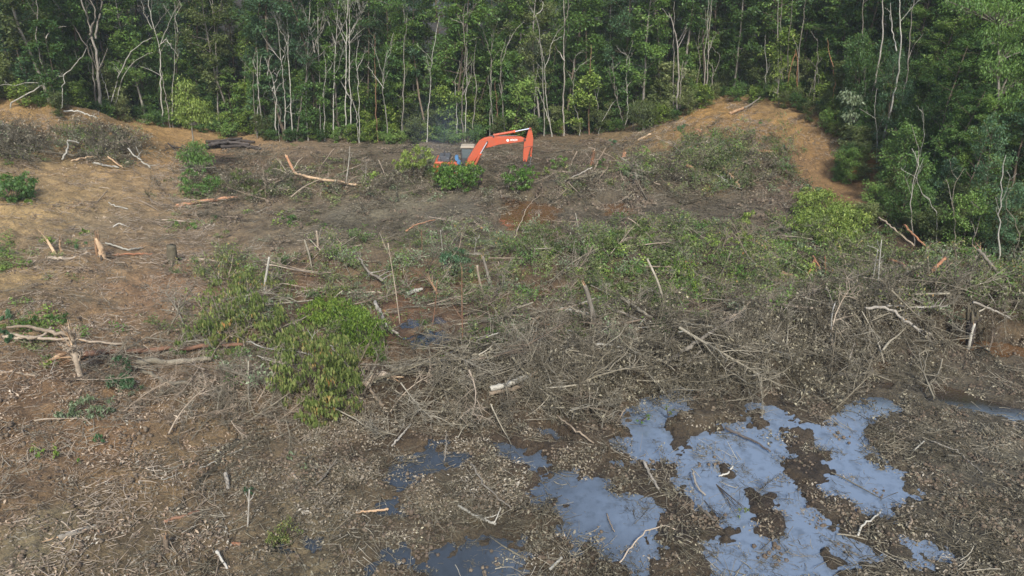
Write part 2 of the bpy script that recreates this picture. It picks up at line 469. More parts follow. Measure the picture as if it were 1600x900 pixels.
# (px, py, colour of the bare soil there)
SOIL = [(40,180,(150,118,80)),(120,200,(140,112,80)),(0,240,(128,110,85)),(235,215,(158,122,80)),(270,225,(162,126,84)),(300,215,(140,112,82)),(200,275,(150,122,92)),(90,290,(150,124,94)),(60,325,(160,132,96)),
 (200,320,(146,120,94)),(130,350,(132,112,92)),(300,350,(122,102,84)),(60,390,(120,100,80)),(180,400,(132,106,84)),(250,450,(142,108,84)),(120,460,(136,112,88)),(20,440,(150,124,92)),
 (60,600,(112,86,66)),(150,680,(128,98,74)),(260,720,(126,102,78)),(60,760,(116,92,72)),(60,850,(122,108,88)),(200,860,(104,88,70)),(330,820,(110,92,74)),(330,700,(120,98,76)),(400,720,(104,88,72)),
 (480,760,(112,98,82)),(420,650,(100,80,62)),(600,680,(80,64,50)),(650,800,(96,82,68)),(500,860,(110,96,78)),(720,800,(88,76,62)),(800,700,(76,62,52)),(900,740,(70,58,48)),(950,830,(66,54,44)),(850,650,(76,62,50)),
 (1100,760,(62,52,44)),(1200,800,(62,50,42)),(1250,720,(66,54,44)),(1350,860,(70,60,50)),(1500,700,(92,84,74)),(1480,840,(84,76,66)),(1590,720,(98,90,80)),(1450,600,(84,76,66)),(1550,580,(76,66,56)),
 (500,240,(112,94,80)),(400,250,(126,104,86)),(340,240,(136,108,86)),(450,330,(116,102,86)),(600,240,(96,84,72)),(620,320,(112,102,88)),(700,350,(104,94,82)),(560,380,(112,98,80)),(850,225,(100,82,66)),(900,250,(82,70,60)),
 (800,340,(104,88,70)),(860,300,(92,82,70)),(950,340,(98,88,80)),(1050,330,(92,84,78)),(1150,320,(86,78,72)),(1200,300,(84,74,70)),(980,225,(118,98,74)),(1050,215,(128,100,68)),(1100,175,(144,110,68)),(1150,190,(140,106,66)),
 (1170,165,(122,98,70)),(1230,210,(138,108,70)),(1270,240,(128,98,68)),(1290,185,(112,88,64)),(1380,235,(150,100,50)),(1350,240,(120,90,60)),(1220,250,(120,94,74)),(1100,240,(112,92,68)),(1230,275,(100,80,74)),
 (1300,420,(84,70,56)),(1000,420,(92,76,58)),(700,440,(104,80,62)),(850,460,(96,76,60)),(620,470,(112,80,60)),(500,440,(112,84,64)),(1400,400,(72,58,46)),(1500,330,(50,42,30)),(1100,560,(74,64,54)),(1300,560,(76,66,56)),
 (550,340,(104,96,86)),(740,330,(92,84,76)),(380,320,(122,104,86)),(480,290,(118,94,76)),(1030,260,(90,76,62)),(820,250,(84,72,60))]

def soil_colour(X, Y):
    S = hit([s[0] for s in SOIL], [s[1] for s in SOIL])
    C = np.array([srgb(*s[2]) for s in SOIL])
    acc = np.zeros(X.shape + (3,)); ws = np.zeros(X.shape)
    # wobble the look-up so zones get ragged borders
    sc = .02 + .0 * X
    Xw = X + (fbm(X * .35, Y * .35, 4, 201) - .5) * 5 * np.clip(Y / 50, .3, 1.4)
    Yw = Y + (fbm(X * .35, Y * .35, 4, 233) - .5) * 7 * np.clip(Y / 50, .3, 1.4)
    for p, c in zip(S, C):
        d = np.hypot((Xw - p[0]) / (p[1] * .045), (Yw - p[1]) / (p[1] * .085))
        w = 1 / (.35 + d ** 3.2)
        acc += w[..., None] * c; ws += w
    return acc / ws[..., None]

NR, NC = 640, 620
ys = np.concatenate([[2.0, 6.0], 9.0 * (175 / 9.0) ** (np.linspace(0, 1, NR - 5)), [300, 900, 2500]])
us = np.linspace(-1, 1, NC)
us = np.sign(us) * (np.abs(us) * .82 + .18 * np.abs(us) ** 5)
YY = np.repeat(ys[:, None], NC, 1)
HW = np.where(ys < 175, .92 * (.9135 * ys + 5.9) + 6, ys * 1.2)
XX = us[None, :] * HW[:, None]
ZZ = height(XX, YY)
ZZ[YY > 180] = 9 + (YY[YY > 180] - 180) * .02
V = np.stack([XX, YY, ZZ], -1).reshape(-1, 3)
idx = np.arange(NR * NC).reshape(NR, NC)
F = np.stack([idx[:-1, :-1], idx[:-1, 1:], idx[1:, 1:], idx[1:, :-1]], -1).reshape(-1, 4)

# forest floor polygon, in world
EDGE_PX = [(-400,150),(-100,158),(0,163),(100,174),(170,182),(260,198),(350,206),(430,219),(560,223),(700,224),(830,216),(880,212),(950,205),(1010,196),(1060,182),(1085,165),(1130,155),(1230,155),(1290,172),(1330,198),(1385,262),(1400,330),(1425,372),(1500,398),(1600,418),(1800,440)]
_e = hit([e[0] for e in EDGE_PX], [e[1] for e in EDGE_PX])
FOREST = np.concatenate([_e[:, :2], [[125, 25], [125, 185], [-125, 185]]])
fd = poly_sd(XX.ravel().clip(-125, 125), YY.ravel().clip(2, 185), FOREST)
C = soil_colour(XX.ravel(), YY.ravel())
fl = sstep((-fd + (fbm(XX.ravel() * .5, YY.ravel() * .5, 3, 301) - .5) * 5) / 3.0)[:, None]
C = C * np.array([.92, 1.0, .87])
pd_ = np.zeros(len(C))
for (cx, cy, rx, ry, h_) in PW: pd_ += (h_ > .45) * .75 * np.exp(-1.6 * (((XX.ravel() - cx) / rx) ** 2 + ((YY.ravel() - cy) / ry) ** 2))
C = C * (1 - np.clip(pd_, 0, .75) * .62)[:, None]      # shade inside the heaps, painted into the soil colour
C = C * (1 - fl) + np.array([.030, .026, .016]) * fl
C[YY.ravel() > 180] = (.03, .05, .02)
wetv = sstep((.16 - ZZ.ravel()) / .16) * (YY.ravel() < 62)

def ground_material():
    m, nt, out = new_mat('soil')
    a = nt.nodes.new("ShaderNodeAttribute"); a.attribute_name = "soil"
    w = nt.nodes.new("ShaderNodeAttribute"); w.attribute_name = "wet"
    pos = worldpos(nt)
    n1 = noise(nt, pos, 1.3, 8, .72); n2 = noise(nt, pos, 9, 6, .75); n3 = noise(nt, pos, 42, 4, .7)
    v1 = ramp(nt, n1, [(.3, (.55, .52, .50)), (.5, (.98, .97, .96)), (.72, (1.45, 1.42, 1.36))])
    v2 = ramp(nt, n2, [(.34, (.45, .43, .42)), (.52, (1.0, 1.0, 1.0)), (.68, (1.6, 1.55, 1.45))])
    v3 = ramp(nt, n3, [(.35, (.6, .58, .56)), (.55, (1.0, 1.0, 1.0)), (.7, (1.5, 1.45, 1.35))])
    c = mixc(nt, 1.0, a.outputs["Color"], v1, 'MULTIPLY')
    c = mixc(nt, .75, c, v2, 'MULTIPLY'); c = mixc(nt, .7, c, v3, 'MULTIPLY')
    c = mixc(nt, math_(nt, 'MULTIPLY', w.outputs["Fac"], .55), c, mixc(nt, 1.0, c, (.35, .33, .33), 'MULTIPLY'))
    p = nt.nodes.new("ShaderNodeBsdfPrincipled"); nt.links.new(c, p.inputs["Base Color"])
    r = math_(nt, 'SUBTRACT', .9, math_(nt, 'MULTIPLY', w.outputs["Fac"], .5))
    nt.links.new(r, p.inputs["Roughness"]); p.inputs["Specular IOR Level"].default_value = .35
    b = nt.nodes.new("ShaderNodeBump"); b.inputs["Strength"].default_value = .9; b.inputs["Distance"].default_value = .12
    nt.links.new(math_(nt, 'ADD', n2, math_(nt, 'MULTIPLY', n3, .45)), b.inputs["Height"]); nt.links.new(b.outputs[0], p.inputs["Normal"])
    nt.links.new(p.outputs[0], out.inputs[0])
    return m
M['soil'] = ground_material()
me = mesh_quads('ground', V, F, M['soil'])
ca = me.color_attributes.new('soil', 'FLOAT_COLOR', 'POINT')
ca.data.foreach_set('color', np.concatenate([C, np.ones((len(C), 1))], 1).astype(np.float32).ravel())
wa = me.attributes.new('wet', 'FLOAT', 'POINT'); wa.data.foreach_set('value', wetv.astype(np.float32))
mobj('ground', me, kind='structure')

# ------------------------------------------------------------------ standing water: one level sheet that the hollows dip below
def water_material():
    m, nt, out = new_mat('bog_water')
    pos = worldpos(nt)
    sx = nt.nodes.new("ShaderNodeSeparateXYZ"); nt.links.new(pos, sx.inputs[0])
    n = noise(nt, pos, .55, 6, .65); n2 = noise(nt, pos, 2.6, 3, .6)
    # pale mineral film lies on the open pools to the right, the small clear pools to the left get painted sky-reflection blue
    f = math_(nt, 'ADD', math_(nt, 'MULTIPLY', sx.outputs[0], .12), math_(nt, 'MULTIPLY', n, 1.1))
    f = math_(nt, 'ADD', math_(nt, 'SUBTRACT', f, .40, clamp=True), .16, clamp=True)
    far = math_(nt, 'SUBTRACT', 1.0, math_(nt, 'MULTIPLY', math_(nt, 'SUBTRACT', math_(nt, 'ADD', sx.outputs[1], math_(nt, 'MULTIPLY', sx.outputs[0], .22)), 24.6), .9), clamp=True)
    far = math_(nt, 'MINIMUM', far, 1.0)
    f = math_(nt, 'MULTIPLY', f, far)
    f = math_(nt, 'MULTIPLY', f, ramp(nt, n2, [(.30, (.62, .62, .62)), (.5, (1, 1, 1))]))
    deep = nt.nodes.new("ShaderNodeBsdfPrincipled")
    nt.links.new(mixc(nt, sx.outputs[1], (.02, .018, .014), (.02, .018, .014)), deep.inputs["Base Color"])
    brown = math_(nt, 'MULTIPLY', math_(nt, 'SUBTRACT', math_(nt, 'ADD', sx.outputs[1], math_(nt, 'MULTIPLY', sx.outputs[0], .3)), 26.5), .25, clamp=True)
    c = mixc(nt, brown, (.016, .018, .018), (.085, .048, .023))
    nt.links.new(c, deep.inputs["Base Color"])
    deep.inputs["Roughness"].default_value = .04; deep.inputs["IOR"].default_value = 1.5
    film = nt.nodes.new("ShaderNodeBsdfPrincipled")
    film.inputs["Base Color"].default_value = (.11, .142, .185, 1); film.inputs["Roughness"].default_value = .07
    film.inputs["IOR"].default_value = 1.75
    x = nt.nodes.new("ShaderNodeMixShader"); nt.links.new(f, x.inputs[0])
    nt.links.new(deep.outputs[0], x.inputs[1]); nt.links.new(film.outputs[0], x.inputs[2])
    b = nt.nodes.new("ShaderNodeBump"); b.inputs["Strength"].default_value = .015; b.inputs["Distance"].default_value = .02
    nt.links.new(noise(nt, pos, 5, 3), b.inputs["Height"])
    nt.links.new(b.outputs[0], deep.inputs["Normal"]); nt.links.new(b.outputs[0], film.inputs["Normal"])
    nt.links.new(x.outputs[0], out.inputs[0])
    return m
M['water'] = water_material()
wx = np.linspace(-16, 34, 60); wy = np.linspace(9, 58, 60)
A, B = np.meshgrid(wx, wy)
Vw = np.stack([A, B, np.zeros_like(A)], -1).reshape(-1, 3)
ix = np.arange(3600).reshape(60, 60)
Fw = np.stack([ix[:-1, :-1], ix[:-1, 1:], ix[1:, 1:], ix[1:, :-1]], -1).reshape(-1, 4)
mobj('water', mesh_quads('water', Vw, Fw, M['water']), kind='structure')

# ------------------------------------------------------------------ plant generators
def branch_path(rng, p, d, L, K=5, wig=.12, lift=.0):
    P = [np.array(p, float)]; d = np.array(d, float); d /= np.linalg.norm(d)
    for i in range(K - 1):
        d = d + rng.normal(size=3) * wig + np.array([0, 0, lift])
        d /= np.linalg.norm(d); P.append(P[-1] + d * L / (K - 1))
    return np.array(P)

def dir_az(az, el):
    return np.array([math.cos(az) * math.cos(el), math.sin(az) * math.cos(el), math.sin(el)])

def make_plant(seed, H, cb, spread, nb, leaf, per, rt=.12, el=(.2, .9), nsub=5, clump=.42, flat=.5, lean=.06, up=.8, profile='round', sub_leaf=True, droop=0.0):
    """returns (trunk verts/quads, crown-wood verts/quads, leaves verts/quads) for a leafy plant standing at the origin"""
    rng = np.random.default_rng(seed)
    trunk = branch_path(rng, (0, 0, -.15), (rng.normal() * lean, rng.normal() * lean, 1), H, 9, .05, .03)
    tr = np.linspace(rt, rt * .25, 9); tr[0] *= 1.35
    tv = tubes(trunk[None], tr[None], 7)
    paths, rad, cl = [], [], []
    s = np.linspace(0, 1, 9)
    for i in range(nb):
        t = cb + (1 - cb) * (i + rng.random()) / nb
        p = np.array([np.interp(t, s, trunk[:, k]) for k in range(3)])
        u = (t - cb) / (1 - cb)
        if profile == 'round': pr = math.sin(math.pi * (.12 + .80 * u)) ** .7
        elif profile == 'umbrella': pr = .35 + .65 * u
        else: pr = 1.05 - .75 * u
        az = i * 2.4 + rng.normal() * .5
        L = spread * pr * rng.uniform(.6, 1.15)
        e = rng.uniform(*el)
        b = branch_path(rng, p, dir_az(az, e), L, 5, .13, .02)
        paths.append(b); rad.append(np.linspace(rt * .38 * (1.1 - .5 * u), .012, 5))
        for k in range(nsub):
            tt = rng.uniform(.3, 1.0); q = b[min(4, int(tt * 4))] * (1 - (tt * 4 % 1)) + b[min(4, int(tt * 4) + 1)] * (tt * 4 % 1)
            sb = branch_path(rng, q, dir_az(az + rng.normal() * .9, e * .5 + rng.normal() * .35), L * rng.uniform(.25, .5), 5, .16, .01)
            paths.append(sb); rad.append(np.linspace(rt * .14, .008, 5))
            cl.append(sb[2]); cl.append(sb[4])
    for k in range(max(3, nb // 5)):
        cl.append(trunk[-1] + rng.normal(size=3) * (spread * .18, spread * .18, .25))
    wv = tubes(np.array(paths), np.array(rad), 3)
    cl = np.array(cl)
    size = rng.uniform(.6, 1.35, len(cl))
    n = (per * size).astype(int); ids = np.repeat(np.arange(len(cl)), n)
    r = rng.normal(size=(len(ids), 3)); r /= np.linalg.norm(r, axis=1, keepdims=True)
    r *= (rng.random((len(ids), 1)) ** .45)
    offs = r * np.array([clump, clump, clump * flat]) * size[ids][:, None]
    Cc = cl[ids] + offs
    Cc[:, 2] -= .25 * clump * (r[:, 0] ** 2 + r[:, 1] ** 2)
    L = leaf * rng.uniform(.65, 1.35, len(ids))
    D = offs + rng.normal(size=offs.shape) * clump * .5
    lv = leaf_quads(Cc, L, L * rng.uniform(.38, .6, len(ids)), rng, up=up, droop=droop, D=D)
    return tv, wv, lv

def plant_meshes(name, seed, leafmat, barkmat, **kw):
    tv, wv, lv = make_plant(seed, **kw)
    tr = mesh_quads(name + '_trunk', *merge([tv]), M[barkmat])
    V, F = merge([wv, lv])
    mi = np.r_[np.zeros(len(wv[1]), int), np.ones(len(lv[1]), int)]
    cr = mesh_quads(name + '_crown', V, F, [M[barkmat], M[leafmat]], smooth=False, mat_idx=mi)
    return tr, cr

def bare_side(rng, P, R, out_p, out_r, lvl, n, Lf, up=.5):
    """side branches on path P"""
    K = len(P); tot = np.linalg.norm(np.diff(P, axis=0), axis=1).sum()
    for i in range(n):
        t = rng.uniform(.35, .98) * (K - 1); j = int(min(t, K - 2)); f = t - j
        q = P[j] * (1 - f) + P[j + 1] * f; d = P[j + 1] - P[j]; d /= np.linalg.norm(d) + 1e-9
        s = rng.normal(size=3); s[2] = abs(s[2]) * up; s /= np.linalg.norm(s)
        dd = d * rng.uniform(.5, 1.0) + s * rng.uniform(.5, .9)
        L = tot * Lf * rng.uniform(.5, 1.2)
        b = branch_path(rng, q, dd, L, 5, .17, .06 * up)
        r = (R[j] * (1 - f) + R[j + 1] * f) * .6
        out_p.append(b); out_r.append(np.linspace(r, max(.008, r * .3), 5))
        if lvl > 0: bare_side(rng, b, out_r[-1], out_p, out_r, lvl - 1, max(2, n - 2), Lf * 1.25, up)
# ------------------------------------------------------------------ the forest
FV = []    # tall tree prototypes
specs = [
 # H, crown base, spread, nb, leafmat, bark, profile
 (17, .34, 3.0, 20, 'leaf_dark', 'bark_brown', 'round'), (18, .42, 3.4, 20, 'leaf_mid', 'bark_pale', 'umbrella'),
 (15, .26, 2.6, 20, 'leaf_dark', 'bark_brown', 'round'), (19, .48, 3.2, 18, 'leaf_blue', 'bark_brown', 'umbrella'),
 (14, .22, 2.6, 22, 'leaf_mid', 'bark_brown', 'round'), (16, .35, 2.8, 20, 'leaf_olive', 'bark_pale', 'round'),
 (18, .36, 3.2, 22, 'leaf_blue', 'bark_brown', 'round'), (15, .30, 2.4, 20, 'leaf_mid', 'bark_pale', 'cone'),
]
for i, (H, cb, sp, nb, lm, bm, pf) in enumerate(specs):
    FV.append(plant_meshes('forest_tree', 100 + i, lm, bm, H=H, cb=cb - .10, spread=sp, nb=nb + 6, leaf=.25, per=26, rt=.13, nsub=5, clump=.62, flat=.5, profile=pf))
UV = []    # understorey trees
for i, (H, sp, lm) in enumerate([(6.5, 1.5, 'leaf_dark'), (5.0, 1.5, 'leaf_mid'), (8, 1.7, 'leaf_dark'), (4.0, 1.5, 'leaf_olive'), (7, 1.6, 'leaf_blue'), (9, 1.7, 'leaf_mid'), (5.5, 1.4, 'leaf_bright')]):
    UV.append(plant_meshes('understorey_tree', 140 + i, lm, 'bark_brown', H=H, cb=.08, spread=sp, nb=22, leaf=.23, per=18, rt=.05, nsub=4, clump=.48, flat=.55, profile='round', lean=.1))
SV = []    # knee to head high shrubs at the forest foot
for i, (H, sp, lm) in enumerate([(1.8, 1.2, 'leaf_dark'), (1.4, 1.3, 'leaf_mid'), (2.4, 1.3, 'leaf_olive'), (1.6, 1.1, 'leaf_dark'), (2.0, 1.3, 'leaf_bright')]):
    SV.append(plant_meshes('forest_edge_shrub', 160 + i, lm, 'bark_brown', H=H, cb=.05, spread=sp, nb=16, leaf=.17, per=13, rt=.03, nsub=4, clump=.34, flat=.6, profile='round', lean=.2, el=(.3, 1.2)))
NV = []    # near trees on the right: finer leaves
for i, (H, cb, sp, lm) in enumerate([(14, .12, 3.2, 'leaf_dark'), (15, .15, 3.4, 'leaf_mid'), (12, .08, 3.0, 'leaf_dark'), (10, .08, 2.6, 'leaf_blue')]):
    NV.append(plant_meshes('near_tree', 180 + i, lm, 'bark_brown', H=H, cb=cb - .10, spread=sp, nb=34, leaf=.17, per=40, rt=.14, nsub=6, clump=.55, flat=.45, profile='round'))
NU = []
for i, (H, sp, lm) in enumerate([(4.5, 1.5, 'leaf_dark'), (3.2, 1.5, 'leaf_mid'), (5.5, 1.5, 'leaf_blue'), (2.2, 1.3, 'leaf_olive')]):
    NU.append(plant_meshes('near_shrub', 190 + i, lm, 'bark_brown', H=H, cb=.06, spread=sp, nb=22, leaf=.13, per=22, rt=.04, nsub=5, clump=.36, flat=.5, profile='round', lean=.15))

def stand(name, meshes, x, y, s, rz, label, cat, group, tilt=0.0, sz=None):
    z = ground_pt(x, y)
    o = empty(name, (x, y, z), label, cat, group, rz)
    o.scale = (s, s, sz or s); o.rotation_euler = (random.gauss(0, tilt), random.gauss(0, tilt), rz)
    mobj('trunk', meshes[0], o); mobj('crown', meshes[1], o)
    return o

def scatter_in(poly_test, n, xr, yr, mind, seed, tries=20000):
    rng = np.random.default_rng(seed); pts = []
    for _ in range(tries):
        if len(pts) >= n: break
        x = rng.uniform(*xr); y = rng.uniform(*yr)
        if not poly_test(x, y): continue
        if all((x - a) ** 2 + (y - b) ** 2 > mind ** 2 for a, b in pts): pts.append((x, y))
    return pts
def fdist(x, y): return -float(poly_sd(np.array([x]), np.array([y]), FOREST)[0])
def vis(x, y, m=6): return abs(x) < .75 * (.9135 * y + 5.9) + m
MATN = {'leaf_dark': 'dark green', 'leaf_mid': 'mid green', 'leaf_blue': 'bluish green', 'leaf_olive': 'olive green', 'leaf_bright': 'bright green'}
def where(x, y):
    px = 800 + FPX * x / (.9135 * y + 5.9)
    for lim, nm in ((110, 'above the bank at the far left'), (250, 'behind the brush pile on the left slope'), (400, 'behind the stack of dark logs'), (560, 'behind the long fallen log'), (690, 'left of the smoke'),
                    (840, 'behind the excavator'), (960, 'just right of the excavator'), (1080, 'at the foot of the orange mound'), (1240, 'behind the orange mound'), (9999, 'in the upper right corner')):
        if px < lim: return nm
random.seed(11)
def is_near(x, y): return x > 22 and y < 56
pts = scatter_in(lambda x, y: vis(x, y) and 1.2 < fdist(x, y) < 9 and not is_near(x, y), 120, (-75, 60), (52, 95), 2.3, 1)
pts += [p for p in scatter_in(lambda x, y: vis(x, y) and 9 <= fdist(x, y) < 34 and not is_near(x, y), 120, (-95, 95), (55, 125), 3.4, 2)]
for x, y in pts:
    k = random.randrange(len(FV)); s = random.uniform(.75, 1.15)
    if k in (2, 4) and fdist(x, y) > 10: k = 0
    deep = fdist(x, y) > 9
    w_ = where(x, y)
    lab = f"{MATN[specs[k][4]]} rainforest tree " + ("deep in the forest " if deep else "at the forest edge ") + w_
    stand('forest_tree', FV[k], x, y, s, random.uniform(0, 6.28), lab, 'tree', f"{MATN[specs[k][4]]} trees, {'deep' if deep else 'edge'}, {w_}", .035)
UVH = [6.5, 5, 8, 4, 7, 9, 5.5]
um = ['leaf_dark', 'leaf_mid', 'leaf_dark', 'leaf_olive', 'leaf_blue', 'leaf_mid', 'leaf_bright']
pts = scatter_in(lambda x, y: vis(x, y, 3) and .2 < fdist(x, y) < 8 and not is_near(x, y), 300, (-70, 45), (50, 90), 1.35, 3)
for x, y in pts:
    k = random.choice([0, 0, 1, 2, 2, 3, 4, 5, 5, 6])
    if fdist(x, y) < 2.2 and random.random() < .30: continue
    if fdist(x, y) < 2.2 and k in (2, 5): k = 3
    stand('understorey_tree', UV[k], x, y, random.uniform(.7, 1.2), random.uniform(0, 6.28),
          f"slender {MATN[um[k]]} {'tall' if UVH[k] > 6.4 else 'short'} understorey tree {where(x, y)}", 'small tree', f"{MATN[um[k]]} understorey {UVH[k] > 6.4 and 'tall' or 'short'}, {where(x, y)}", .08)
sm = ['leaf_dark', 'leaf_mid', 'leaf_olive', 'leaf_dark', 'leaf_bright']
pts = scatter_in(lambda x, y: vis(x, y, 2) and (-1.0 if x < 10 else -2.2) < fdist(x, y) < 1.6 and not is_near(x, y), 140, (-66, 40), (48, 90), 1.1, 4)
for x, y in pts:
    k = random.randrange(5)
    stand('edge_shrub', SV[k], x, y, random.uniform(.5, 1.0), random.uniform(0, 6.28),
          f"low {MATN[sm[k]]} shrub at the forest foot {where(x, y)}", 'shrub', f"{MATN[sm[k]]} shrubs at the forest foot, {where(x, y)}", .1)
def wb(x, y):
    return ('beside the orange mound' if y > 50 else 'above the yellow-green bush' if y > 44 else 'behind the leaning poles' if y > 38 else 'on the bank above the grey tangle') + ('' if fdist(x, y) < 4 else ', second row')
# near right-hand trees
nm = ['leaf_dark', 'leaf_mid', 'leaf_dark', 'leaf_blue']
pts = scatter_in(lambda x, y: vis(x, y, 4) and 1.8 < fdist(x, y) < 13 and is_near(x, y), 46, (22, 60), (30, 58), 2.5, 5)
for x, y in pts:
    k = random.randrange(4); fx = fdist(x, y)
    s = random.uniform(.8, 1.15) * (0.62 if fx < 3.5 else .9 if fx < 6 else 1.1)
    stand('bank_tree', NV[k], x, y, s, random.uniform(0, 6.28),
          f"dense {MATN[nm[k]]} tree {wb(x, y)}", 'tree', f"dense {MATN[nm[k]]} trees {wb(x, y)}", .05)
um2 = ['leaf_dark', 'leaf_mid', 'leaf_blue', 'leaf_olive']
pts = scatter_in(lambda x, y: vis(x, y, 2) and -.6 < fdist(x, y) < 5 and x > 19 and y < 60, 110, (19, 50), (28, 60), 1.0, 6)
for x, y in pts:
    k = random.randrange(4)
    s_ = random.uniform(.5, 1.0)
    stand('bank_shrub', NU[k], x, y, s_, random.uniform(0, 6.28), sz=s_ * random.uniform(1.0, 1.9), label=
          f"leafy {MATN[um2[k]]} shrub {wb(x, y)}", cat='shrub', group=f"{MATN[um2[k]]} shrubs {wb(x, y)}", tilt=.12)

random.seed(17)
for i in range(34):
    px = random.uniform(1305, 1420); py = random.uniform(max(205, 205 + (1340 - px) * .9), 370 if px > 1330 else 300)
    p_ = hit1(px, py); k = random.choice([0, 1, 1, 3, 3, 3])
    stand('bank_shrub', NU[k], p_[0], p_[1], random.uniform(.35, .8), random.uniform(0, 6.28), f"leafy {MATN[um2[k]]} shrub on the open slope between mound and right bank", 'shrub', f"{MATN[um2[k]]} shrubs on the open slope", .12)

# ------------------------------------------------------------------ pale trunks and bare trees that stand out in the forest wall
def edge_y(px):
    e = _e; xs = [p[0] for p in EDGE_PX]
    return float(np.interp(px, xs, e[:, 1]))
def traced_tree(name, label, lines, off, r0, mat, nside=3, lvl=1, Lf=.22, cat='bare tree', Y=None, taper=.25, up=.6, seed=0, group=None):
    """lines: list of pixel polylines, the first is the trunk from the foot up; they stand at one distance with some depth wander"""
    rng = np.random.default_rng(seed + int(lines[0][0][0]) * 7)
    if Y is None: Y = edge_y(lines[0][0][0]) + off * .45 - .5
    base = None; root = None
    for li, ln in enumerate(lines):
        a = np.array(ln, float)
        P = plane_pt(a[:, 0], a[:, 1], np.full(len(a), Y))
        wob = np.cumsum(rng.normal(size=len(a)) * .25); wob -= wob[0]
        P[:, 1] += wob
        if li == 0:
            gz = ground_pt(P[0, 0], P[0, 1])
            root = empty(name, (P[0, 0], P[0, 1], gz), label, cat, group)
            base = np.array([P[0, 0], P[0, 1], gz])
            if P[0, 2] > gz - .1: P = np.concatenate([[base - (0, 0, .2)], P])
            else: P[0, 2] = gz - .2
        K = max(10, 3 * len(P))
        Q = resample(P, K)
        Q[1:-1] += rng.normal(size=(K - 2, 3)) * .04
        r = .54 * (r0 if li == 0 else r0 * .6) * np.linspace(1, taper, K) ** .8
        if li == 0: r[0] *= 1.4
        v = tubes(Q[None] - base, r[None], 7)
        ps, rs = [], []
        if nside: bare_side(rng, Q, r, ps, rs, lvl, nside, Lf, up)
        if li == 0:
            mobj('trunk', mesh_quads('trunk', *v, M[mat]), root)
            if ps: mobj('branches', mesh_quads('branches', *tubes(np.array(ps) - base, np.array(rs), 4), M[mat]), root)
        else:
            parts = [v] + ([tubes(np.array(ps) - base, np.array(rs), 4)] if ps else [])
            mobj('limb', mesh_quads('limb', *merge(parts), M[mat]), root)
    return root

T = traced_tree
T('forked_tree', 'tall stout tree at far left whose pale trunk forks high into white limbs', [[(158,182),(152,120),(150,85),(140,55),(137,38),(132,18),(124,-10)],[(150,60),(152,35),(160,10),(163,-10)],[(140,55),(150,30),(148,10),(132,-5)]], .5, .30, 'bark_pale', 3, 1)
T('bare_tree', 'twin-stemmed white bare tree curving right at the left forest edge', [[(173,186),(172,165),(175,140),(180,115),(190,88),(200,75),(222,61)],[(176,178),(181,145),(184,125),(198,102),(212,90),(230,84)],[(170,155),(162,128),(158,105),(155,90)]], -.6, .12, 'bark_white', 2, 1, .2)
T('leaning_bare_tree', 'white bare branches leaning out low over the far left bank', [[(14,164),(35,152),(62,138),(72,128),(100,118),(122,92),(132,75)],[(70,130),(45,130),(20,133),(-15,133)],[(100,118),(103,140),(108,165)]], -1.5, .12, 'bark_white', 3, 1, .15)
T('bare_tree', 'bleached bare tree with a wide twiggy top left of the tall sapling', [[(255,190),(252,140),(250,105),(245,75),(238,45),(232,18),(226,-10)],[(247,82),(254,55),(262,30),(278,2)],[(250,70),(262,60),(272,70),(280,80)],[(238,45),(228,25),(222,0)]], 1.0, .13, 'bark_white', 5, 2, .22)
T('slim_tree', 'slim grey trunk standing behind the leafy far left trees', [[(90,175),(78,125),(70,95),(60,60),(60,20),(58,-10)],[(72,60),(75,45),(100,42)]], 1.5, .12, 'bark_pale', 3, 1)
T('broken_tree', 'dark snapped tree leaning left below the white forked limbs', [[(150,170),(142,90),(128,58),(112,38),(100,22),(85,0)]], 2.5, .16, 'bark_pale', 2, 0)
T('slim_tree', 'thin brown trunk with a bare foot left of the tall sapling', [[(266,202),(262,175),(258,155),(255,135),(250,110)]], -.3, .11, 'bark_pale', 0)
T('slim_tree', 'pale trunk showing above the bright sapling crown', [[(340,200),(339,110),(338,70),(337,30),(333,-10)],[(338,60),(345,20),(352,-5)]], 2, .14, 'bark_pale', 3, 1)
T('slim_tree', 'thick pale brown trunk, leftmost of the close row left of centre', [[(402,216),(400,180),(397,140),(396,110)]], 0, .09, 'bark_pale', 1, 0)
T('slim_tree', 'clean straight pale trunk, second of the close row left of centre', [[(413,216),(410,190),(407,155),(404,118),(402,80)]], 0, .10, 'bark_pale', 1, 0)
T('bare_tree', 'pale bare tree whose crown opens like a broom in the row left of centre', [[(431,221),(429,185),(427,150),(422,130),(415,108),(408,92)],[(425,142),(432,125),(436,112),(443,100)],[(418,118),(420,98),(424,85)]], -.2, .13, 'bark_white', 4, 1)
T('bare_tree', 'straight white trunk, rightmost and tallest of the row left of centre', [[(448,222),(445,190),(444,150),(442,115),(437,85),(434,60),(430,30)],[(440,100),(446,80),(452,55)]], -.2, .12, 'bark_white', 3, 1)
T('crooked_branch', 'crooked white dead snag crossing the row of pale trunks', [[(436,214),(437,185),(445,172),(433,156)],[(445,172),(458,178),(468,176)],[(445,172),(455,160),(462,150)]], -.8, .06, 'bark_white', 3, 1, .4)
T('tall_bare_tree', 'tall pale tree leaning right with a long forked limb, left of centre', [[(464,215),(470,170),(478,130),(484,108),(490,88),(498,62),(503,45),(512,10)],[(488,95),(500,85),(515,72),(535,62)],[(492,82),(488,60),(480,40)]], .6, .15, 'bark_pale', 4, 1)
